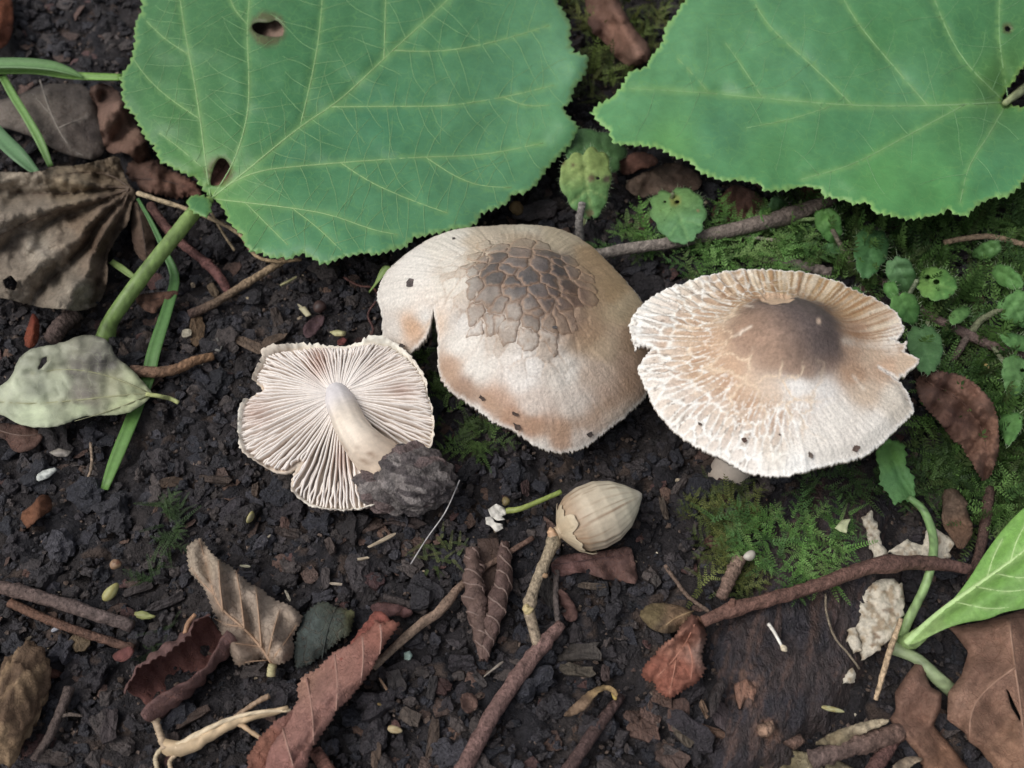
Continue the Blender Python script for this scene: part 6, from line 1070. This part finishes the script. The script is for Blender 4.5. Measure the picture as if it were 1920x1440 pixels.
# ================================================================== SMALL LOOSE THINGS
def flake_mesh(L, W, th, rr, jag=.25, n=14):
    n = 14; a = np.linspace(0, 2 * np.pi, n, endpoint=False) + rr.uniform(-.15, .15, n); r = (1 + rr.normal(0, jag * .55, n)).clip(.55, 1.35)
    ca, sa = np.cos(a), np.sin(a); x = L / 2 * np.sign(ca) * np.abs(ca) ** .6 * r; y = W / 2 * np.sign(sa) * np.abs(sa) ** .7 * r
    bend = rr.normal(0, .10); tw = rr.normal(0, .12)
    def zz(x, y): return bend * (x * x / L) + tw * x * y / W
    T = np.c_[x, y, zz(x, y) + th / 2 + rr.normal(0, th * .15, n)]; I = np.c_[x * .6, y * .55, zz(x * .6, y * .55) + th * .62 + rr.normal(0, th * .15, n)]; B = np.c_[x * .95, y * .95, zz(x, y) - th / 2]
    V = np.vstack([T, B, I, [[0, 0, th * .6]], [[0, 0, -th * .5]]]); k = np.arange(n); k2 = (k + 1) % n
    F = np.vstack([np.c_[np.full(n, 3 * n), k + 2 * n, k2 + 2 * n], np.c_[k + 2 * n, k, k2], np.c_[k + 2 * n, k2, k2 + 2 * n], np.c_[np.full(n, 3 * n + 1), k2 + n, k + n], np.c_[k, k + n, k2 + n], np.c_[k, k2 + n, k2]]); return V, F
def place(V, p, az, tx=0.0, ty=0.0):
    M = np.array(Matrix.Rotation(az, 3, 'Z') @ Matrix.Rotation(tx, 3, 'X') @ Matrix.Rotation(ty, 3, 'Y')); return V @ M.T + p
LMK = [('the upturned mushroom', 630, 800), ('the cracked mushroom', 960, 640), ('the brown-bumped mushroom', 1450, 720), ('the long grass blade', 270, 720), ('the parallel twigs', 120, 1150), ('the beige leaf', 460, 1130), ('the curled red leaf', 330, 1250), ('the rolled red leaf', 610, 1310), ('the twin rolled leaf', 910, 1120), ('the nut', 1125, 965), ('the dotted twig', 950, 1290), ('the russet leaf', 1260, 1240), ('the log', 1480, 1230), ('the shrivelled pod', 30, 1310), ('the soil clod', 770, 905), ('the shredded stalk', 400, 1370), ('the pale leaf', 140, 715), ('the mossy log end', 1480, 1020), ('the dark green leaf', 610, 1190), ('the nut stalk', 1005, 1100), ('the leaf stalk', 290, 490), ('the olive leaf', 1245, 1160), ('the golden seed', 702, 1327), ('the long twig', 1560, 1090), ('the tan leaf rim', 1105, 1315), ('the round dark seed', 600, 575), ('the white floret', 930, 968)]
def autolabel(noun, px, py, l, wd, c):
    a, b = sorted(LMK, key=lambda q: math.hypot(q[1] - px, q[2] - py))[:2]; r, g, bl = c
    lum = (r + g + bl) / 3; hue = 'pale' if lum > 135 else 'reddish-brown' if r - bl > 32 and g - bl < 24 else 'tan' if lum > 96 else 'grey' if r - bl < 12 else 'dark brown' if lum < 78 else 'brown'
    sh = 'long narrow' if l > 3.2 * wd or wd > 3.2 * l else 'oblong' if l > 1.7 * wd or wd > 1.7 * l else 'squarish'
    return '%s %s %s between %s and %s' % (hue, sh, noun, a[0], b[0])
def chip(name, label, cat, group, px, py, lpx, wpx, ang, col, z=.18, th=.08, seed=0, m=None, sm=False, jag=.2, tilt=.15, at=None):
    rr = np.random.default_rng(seed + int(px) * 7 + int(py)); s_ = pxcm(px, py, z); V, F = flake_mesh(lpx * s_, wpx * s_, th, rr, jag, 10)
    p = at if at is not None else PG(np.float64(px), np.float64(py), z); V = place(V, p, math.radians(-ang), rr.normal(0, tilt), rr.normal(0, tilt))
    c = lin(col) * (1 + .18 * rr.normal(0, 1, (len(V), 1))).clip(.6, 1.4); return one(mk(name, V, F, m or M_CHIP, c, None, sm), label, cat, group)
for px, py, l, wd, a, c in ((370, 622, 66, 26, 80, (124, 96, 66)), (466, 646, 62, 20, 25, (128, 104, 84)), (512, 640, 50, 18, -20, (110, 88, 70)), (400, 545, 40, 14, 60, (132, 110, 84)), (450, 560, 26, 14, 20, (92, 76, 64)), (520, 600, 46, 20, 70, (82, 68, 60)), (230, 655, 40, 12, 50, (100, 82, 72)), (745, 535, 20, 12, 10, (96, 74, 66)), (320, 905, 44, 18, -10, (96, 74, 56)), (480, 920, 30, 14, 80, (104, 84, 70)), (405, 900, 60, 14, 10, (84, 68, 58)), (742, 1278, 44, 34, 70, (92, 84, 82)), (810, 1290, 44, 18, 100, (72, 66, 66)), (830, 1288, 34, 26, 20, (86, 58, 54)), (770, 1345, 40, 28, 30, (104, 90, 80)), (706, 1418, 46, 18, 85, (110, 88, 72)), (812, 1385, 70, 20, 95, (96, 78, 66)), (1085, 1225, 100, 34, 5, (80, 72, 66)), (1082, 1258, 66, 22, 8, (112, 100, 84)), (1135, 1262, 30, 16, 95, (96, 76, 72)), (1110, 1100, 54, 12, 5, (108, 92, 78)), (1130, 1105, 26, 22, 90, (70, 68, 72)), (1030, 1115, 60, 36, 60, (72, 66, 62)), (1272, 1345, 56, 40, 90, (112, 84, 74)), (1282, 1378, 50, 22, 50, (108, 94, 78)), (1205, 1370, 52, 34, 30, (124, 92, 78)), (1330, 1370, 60, 16, 20, (132, 98, 76)), (1355, 1345, 40, 34, 60, (92, 78, 80)), (1258, 1420, 60, 46, 40, (110, 86, 76)), (1185, 1345, 28, 20, 30, (112, 84, 72)), (1320, 1330, 34, 10, 70, (150, 118, 92)), (1000, 1250, 30, 14, 60, (88, 72, 70)), (900, 1275, 34, 14, 50, (90, 82, 80)), (760, 980, 70, 18, 5, (92, 76, 72)), (700, 985, 40, 20, -20, (108, 86, 76)), (855, 880, 26, 20, 20, (98, 70, 68)), (985, 915, 30, 16, 80, (86, 62, 60)), (1190, 985, 20, 14, 10, (96, 82, 74)), (1245, 955, 46, 12, 80, (110, 94, 80)), (1230, 1090, 22, 16, 60, (88, 80, 76)), (1400, 988, 34, 14, -5, (146, 98, 70)), (1338, 1018, 30, 24, 30, (110, 74, 60)), (1488, 970, 34, 14, 5, (110, 82, 76)), (1350, 930, 26, 60, 10, (92, 58, 58)), (150, 1205, 36, 30, 40, (136, 112, 80)), (60, 1060, 36, 22, 20, (78, 70, 70)), (60, 1075, 30, 16, 0, (120, 86, 74)), (330, 1400, 50, 20, 70, (84, 70, 66)), (360, 1345, 60, 18, -30, (92, 72, 62)), (205, 1360, 70, 26, 80, (88, 76, 76)), (100, 1420, 60, 20, 10, (92, 78, 72)), (620, 1025, 40, 16, 60, (100, 84, 78)), (540, 1000, 50, 20, 10, (86, 72, 66)), (535, 985, 30, 18, 60, (110, 80, 70)), (610, 1085, 44, 18, 80, (92, 82, 80)), (700, 1090, 40, 30, 20, (96, 66, 66)), (1545, 925, 50, 20, 10, (92, 64, 56)), (1430, 1400, 70, 40, 80, (84, 66, 60)), (260, 1105, 50, 16, -25, (86, 76, 74)), (310, 1130, 70, 16, -30, (80, 72, 72)), (1240, 1310, 36, 26, 20, (120, 90, 76)), (640, 1150, 26, 20, 0, (90, 74, 70))):
    chip('bark_chip', autolabel('bark chip', px, py, l, wd, c), 'bark chip', 'bark chips on the soil', px, py, l, wd, a, tuple(.72 * q for q in c), .11, .08, 5)
for px, py, l, wd, a, c in ((716, 1014, 66, 9, -28, (190, 170, 140)), (672, 1049, 46, 8, -8, (176, 158, 130)), (630, 1095, 26, 7, 5, (196, 178, 154)), (540, 1118, 26, 7, 60, (160, 150, 130)), (500, 1010, 22, 5, -50, (200, 186, 160)), (925, 1255, 50, 4, -38, (210, 196, 176)), (720, 1285, 36, 6, 55, (176, 140, 108)), (570, 580, 34, 8, 40, (196, 186, 150)), (540, 528, 40, 7, -35, (178, 172, 120)), (470, 560, 20, 12, 20, (190, 170, 134)), (350, 625, 18, 26, 0, (170, 160, 136)), (1296, 1225, 26, 8, 80, (186, 148, 112)), (1308, 1228, 26, 8, 70, (192, 156, 120)), (460, 1062, 22, 6, 5, (200, 194, 160)), (105, 1180, 16, 9, -30, (170, 172, 180)), (660, 870, 8, 8, 0, (220, 210, 190)), (1270, 900, 6, 12, 70, (200, 180, 150))):
    chip('straw_splinter', autolabel('straw splinter', px, py, l, wd, c), 'splinter', 'pale splinters on the soil', px, py, l * .9, wd * .7, a, tuple(.85 * q for q in c), .22, .04, 6, M_VEIN, jag=.1, tilt=.05)
def seed_lump(name, label, cat, px, py, lx, ly, ang, cols, z=.25, grp=None, amp=.12):
    s_ = pxcm(px, py, z); V, F = ico(3); n = fbm(V[:, 0] * 2 + px, V[:, 1] * 2 + V[:, 2], 3, int(px)); V = V * (1 + amp * n)[:, None] * np.array([lx * s_ / 2, ly * s_ / 2, ly * s_ / 2.4]); V[:, 1] *= 1 - .25 * (V[:, 0] / (lx * s_ / 2))
    V = place(V, PG(np.float64(px), np.float64(py), z), math.radians(-ang)); c = .72 * mixc(np.tile(lin(cols[0]), (len(V), 1)), lin(cols[1]), sstep(-.2, .3, n)); return one(mk(name, V, F, M_NUT, c), label, cat, grp)
seed_lump('seed', 'plump yellow-green seed on dark soil above the parallel twigs', 'seed', 208, 1110, 36, 20, -60, ((196, 192, 120), (170, 160, 84)))
seed_lump('snail_shell', 'tiny tan coiled snail shell on dark soil above the yellow seed', 'shell', 217, 1058, 20, 18, 0, ((176, 140, 104), (126, 84, 56)))
seed_lump('seed', 'round dark brown seed on crumbly soil under the broad green leaf', 'seed', 600, 575, 25, 25, 0, ((82, 60, 54), (66, 48, 46)), .3, None, .04)
seed_lump('seed', 'golden pointed seed on soil right of the rolled red leaf', 'seed', 702, 1327, 30, 18, -20, ((182, 158, 92), (150, 120, 66)))
seed_lump('seed', 'pale ribbed grub-like seed below the golden pointed seed', 'seed', 741, 1368, 28, 13, 12, ((206, 186, 138), (178, 150, 100)))
seed_lump('bud', 'pale yellow bud on soil right of the dotted twig', 'bud', 994, 1288, 26, 14, -50, ((206, 200, 124), (190, 180, 150)))
seed_lump('seed', 'yellow seed caught in the curled tan leaf rim', 'seed', 1152, 1303, 20, 10, 80, ((206, 176, 80), (180, 146, 70)), .4)
seed_lump('seed', 'tiny olive seed beside the white torn floret', 'seed', 949, 940, 16, 18, 0, ((150, 134, 78), (130, 110, 70)))
seed_lump('bud', 'yellow-green bud on a stub sitting on the lower log', 'bud', 1562, 1330, 40, 9, 12, ((196, 194, 140), (160, 140, 60)), .6)
seed_lump('seed', 'small cream seed husk among soil below the upturned mushroom', 'seed', 470, 970, 10, 24, 20, ((196, 186, 110), (170, 160, 120)))
seed_lump('bud', 'pale green star-like bud scale on soil at the end of the parallel twigs', 'bud', 272, 1154, 34, 14, 10, ((176, 182, 104), (150, 150, 84)), .2, None, .5)
seed_lump('pebble', 'white chalky pebble beside the short bark stick on the moss', 'pebble', 1406, 1042, 18, 24, 60, ((214, 206, 190), (190, 180, 164)), .6)
seed_lump('seed', 'tiny yellow seed hanging by the twisted brown leaf', 'seed', 1850, 690, 8, 16, 0, ((196, 170, 96), (170, 140, 80)), .5)
for lb, ol, c, z in (('pale yellow-green petal on the moss of the log', [(1565, 990), (1578, 975), (1596, 972), (1590, 984), (1588, 1000), (1575, 996)], (206, 212, 160), .75), ('white curved flake with bluish tint on soil below the pale blotched leaf', [(62, 895), (80, 882), (104, 876), (106, 882), (90, 896), (72, 902)], (208, 212, 204), .28), ('smaller whitish flake beside the bluish curved flake', [(92, 848), (110, 840), (134, 846), (125, 856), (105, 856)], (160, 150, 140), .28), ('yellow-white petal with a green tip near the purple leaf scrap', [(618, 622), (632, 618), (650, 622), (646, 630), (628, 630)], (206, 200, 140), .3), ('pale translucent seed wing on soil left of the upturned mushroom', [(398, 640), (408, 632), (418, 645), (412, 660), (400, 656)], (120, 116, 110), .25), ('turquoise-grey flake on soil right of the pale twig', [(757, 1224), (768, 1220), (774, 1228), (768, 1238), (758, 1236)], (150, 176, 166), .25), ('pale chip beside the round dark seed', [(560, 578), (572, 574), (584, 590), (574, 594)], (190, 180, 140), .3)):
    ob, _ = sheet('petal_flake', resample(ol, 4), lambda x, y, d, z=z: z + .08 * fbm(x / 8, y / 8, 2, 5) + .04 * sstep(0, 6, d), M_PALE, drycol([(ol[0][0], ol[0][1], c)], .1, .9, 3), 3.5, .02, (), None, 3, True, False); one(ob, lb, 'flake')
mt = thing('white_match_stem', 'short white stem with a pale knob lying on the dark log', 'stem', PG(np.float64(1460), np.float64(1195), 0)); tube_px('stem', [(1441, 1170, .62), (1452, 1186, .68), (1466, 1212, .66)], [3.5, 3, 2.6], M_FLESH, (222, 216, 204), mt, 12, 7); tube_px('knob', [(1465, 1210, .66), (1470, 1216, .66), (1475, 1221, .64)], [3, 6, 2], M_FLESH, (206, 190, 160), mt, 8, 8)
one(tube_px('plant_fibre', [(770, 1058, .2), (800, 1010, .5), (835, 960, .8), (862, 900, .9)], 1.2, M_VEIN, (176, 172, 170), None, 24, 5, .0, 3), 'fine straight pale hair-like fibre above the soil beside the clod', 'fibre')
one(tube_px('rootlet', [(705, 565, .5), (690, 590, .3), (700, 620, .25), (680, 640, .2)], 2.4, M_TWIG, (92, 62, 58), None, 18, 5, .1, 4), 'thin reddish rootlet curling beside the flap of the cracked mushroom', 'root')
one(tube_px('rootlet', [(645, 520, .3), (672, 535, .35), (700, 540, .45), (712, 560, .4)], 2.4, M_TWIG, (104, 68, 60), None, 18, 5, .1, 5), 'thin red-brown rootlet running to the cracked mushroom below the broad leaf', 'root')
one(tube_px('rootlet', [(170, 830, .25), (172, 870, .3), (165, 895, .25), (150, 910, .2)], 2.6, M_TWIG, (150, 128, 106), None, 18, 5, .1, 6), 'pale curved rootlet left of the long grass blade tip', 'root')
one(ribbon('sprout', [(692, 548, .5), (706, 530, .8), (722, 506, 1.0), (732, 502, 1.05)], [4, 6, 14, 4], M_GRASS, (150, 180, 90), None, None, 14, .4), 'tiny green sprout leaf touching the edge of the cracked mushroom', 'sprout')
SPL = ['squarish dark soil speck on the side flap of the cracked mushroom', 'oblong soil speck low on the brown front rim of the cracked mushroom', "smaller soil speck just above another on the cracked mushroom's brown rim", "dark soil speck on the cracked cap's rim toward the brown-bumped mushroom", "soil speck on the cracked cap's rim beside the sparse moss", 'small grey speck just below the cracked grey plates', "tiny speck on the cracked cap's edge under the broad leaf", 'brown soil speck near the front rim of the white streaked cap, above its stem', 'narrow soil speck on the smooth white front rim of the streaked cap', "ragged soil speck on the white streaked cap's rim toward the seedling leaf", 'tiny speck among the streaks of the white cap near the nut', 'minute speck in the middle of the white front of the streaked cap', "dark soil speck on the upturned mushroom's rim touching the cracked mushroom's flap"]
for i_, (K, px, py, l, wd, a, c) in enumerate(((K2, 764, 528, 26, 27, 20, (96, 84, 80)), (K2, 966, 806, 24, 18, 70, (78, 62, 54)), (K2, 962, 785, 16, 10, 30, (84, 66, 56)), (K2, 1110, 820, 18, 16, 60, (56, 46, 42)), (K2, 898, 748, 16, 12, 60, (80, 64, 56)), (K2, 1048, 615, 14, 8, 10, (96, 92, 90)), (K2, 848, 440, 9, 6, 0, (80, 72, 68)), (K3, 1391, 820, 12, 12, 60, (104, 78, 66)), (K3, 1525, 851, 14, 9, 70, (110, 96, 84)), (K3, 1612, 838, 15, 16, 30, (104, 82, 70)), (K3, 1312, 788, 8, 6, 30, (110, 92, 80)), (K3, 1459, 809, 5, 4, 30, (110, 92, 80)), (K1, 747, 648, 14, 11, 20, (66, 56, 50)))):
    chip('soil_speck', SPL[i_], 'soil crumb', 'soil specks on the caps', px, py, l * .72, wd * .62, a, c, 0, .02, 3, M_CRUMB, jag=.3, tilt=.05, at=K.at(px, py) + np.array([0, 0, .02]))

# ================================================================== LOOSE SOIL
def scatter(name, label, n, rmin, rmax, sub, seed, clear, flat=(.5, 1.0), sink=.25, jit=.22, pal=None, smooth=False, pw=2.0):
    rr = np.random.default_rng(seed); x = rr.uniform(-16.5, 16.5, n * 3); y = rr.uniform(-9.5, 15.5, n * 3); z0 = ground_z(x, y); px, py = proj(np.c_[x, y, z0])
    m = (px > -260) & (px < 2180) & (py > -260) & (py < 1640) & (fbm(x * .9, y * .9, 2, seed + 3) > -.45)
    m &= ~((py < 330) & (rr.random(len(x)) < .5))
    if clear:
        for pl in LOW: 
            c_ = pl.mean(0); m &= ~pip(px, py, c_ + (pl - c_) * 1.06)
    ix = np.where(m)[0][:n]; n = len(ix); x, y, z0 = x[ix], y[ix], z0[ix]
    r = rmin + (rmax - rmin) * rr.random(n) ** pw; V0, F0 = ico(sub); nv = len(V0)
    sc = np.c_[rr.uniform(.8, 1.35, n), rr.uniform(.65, 1.1, n), rr.uniform(*flat, n)] * r[:, None]
    Q = V0[None] * (1 + rr.normal(0, jit, (n, nv, 1)))
    if sub > 1: Q = V0[None] * (1 + .9 * jit * np.sin(V0[None, :, :1] * 4 + rr.uniform(0, 6, (n, 1, 1))) + .9 * jit * np.sin(V0[None, :, 1:2] * 5 + V0[None, :, 2:] * 3 + rr.uniform(0, 6, (n, 1, 1))) + rr.normal(0, jit * .35, (n, nv, 1)))
    Q = Q * sc[:, None]; R = rotm(n, rr); up = np.array([0, 0, 1.]); 
    az = rr.uniform(0, 2 * np.pi, n); Rz = np.zeros((n, 3, 3)); Rz[:, 0, 0] = np.cos(az); Rz[:, 0, 1] = -np.sin(az); Rz[:, 1, 0] = np.sin(az); Rz[:, 1, 1] = np.cos(az); Rz[:, 2, 2] = 1
    tl = rr.normal(0, .35, n); Rx = np.zeros((n, 3, 3)); Rx[:, 0, 0] = 1; Rx[:, 1, 1] = np.cos(tl); Rx[:, 1, 2] = -np.sin(tl); Rx[:, 2, 1] = np.sin(tl); Rx[:, 2, 2] = np.cos(tl)
    Q = np.einsum('nij,nvj->nvi', Rz @ Rx, Q); Q += np.c_[x, y, z0 + r * (flat[0] + flat[1]) * .5 * (1 - sink) * .6][:, None]
    pal = np.array([lin(c) for c in pal]); c = pal[rr.integers(len(pal), size=n)] * rr.uniform(.65, 1.35, (n, 1)); C = np.repeat(c, nv, 0)
    F = (F0[None] + (np.arange(n) * nv)[:, None, None]).reshape(-1, 3)
    o = mk(name, Q.reshape(-1, 3), F, M_CRUMB, C, None, smooth, (0, 0, 0)); o['kind'] = 'stuff'; o['label'] = label; o['category'] = 'soil'
DK = [(45, 42, 46), (52, 47, 50), (41, 41, 48), (58, 52, 53), (48, 43, 47), (60, 58, 64), (76, 67, 64)]
scatter('soil_crumbs', 'coarse dark soil clods scattered over the ground', 950, .14, .36, 3, 1, True, (.5, .9), .3, .26, DK, False, 2.5)
scatter('soil_crumbs', 'dark crumbly soil covering the ground', 11000, .04, .14, 2, 2, True, (.55, 1.0), .2, .26, DK, False)
scatter('soil_crumbs', 'fine dark soil grains covering the ground', 28000, .02, .06, 1, 3, False, (.5, 1.0), .0, .2, DK + [(96, 78, 66), (110, 92, 80)], False)
scatter('litter_flakes', 'fine dark flakes of rotted leaf and bark in the soil', 2600, .10, .26, 1, 4, True, (.10, .22), .0, .25, DK + [(84, 66, 58), (98, 74, 64), (70, 64, 66), (110, 84, 70), (88, 60, 56)], False, 2.5)
scatter('litter_flakes', 'tiny pale specks of plant litter in the soil', 500, .02, .06, 1, 5, False, (.4, .8), -1.0, .25, [(150, 128, 104), (176, 156, 128), (130, 104, 84), (196, 184, 160)], False, 2.5)
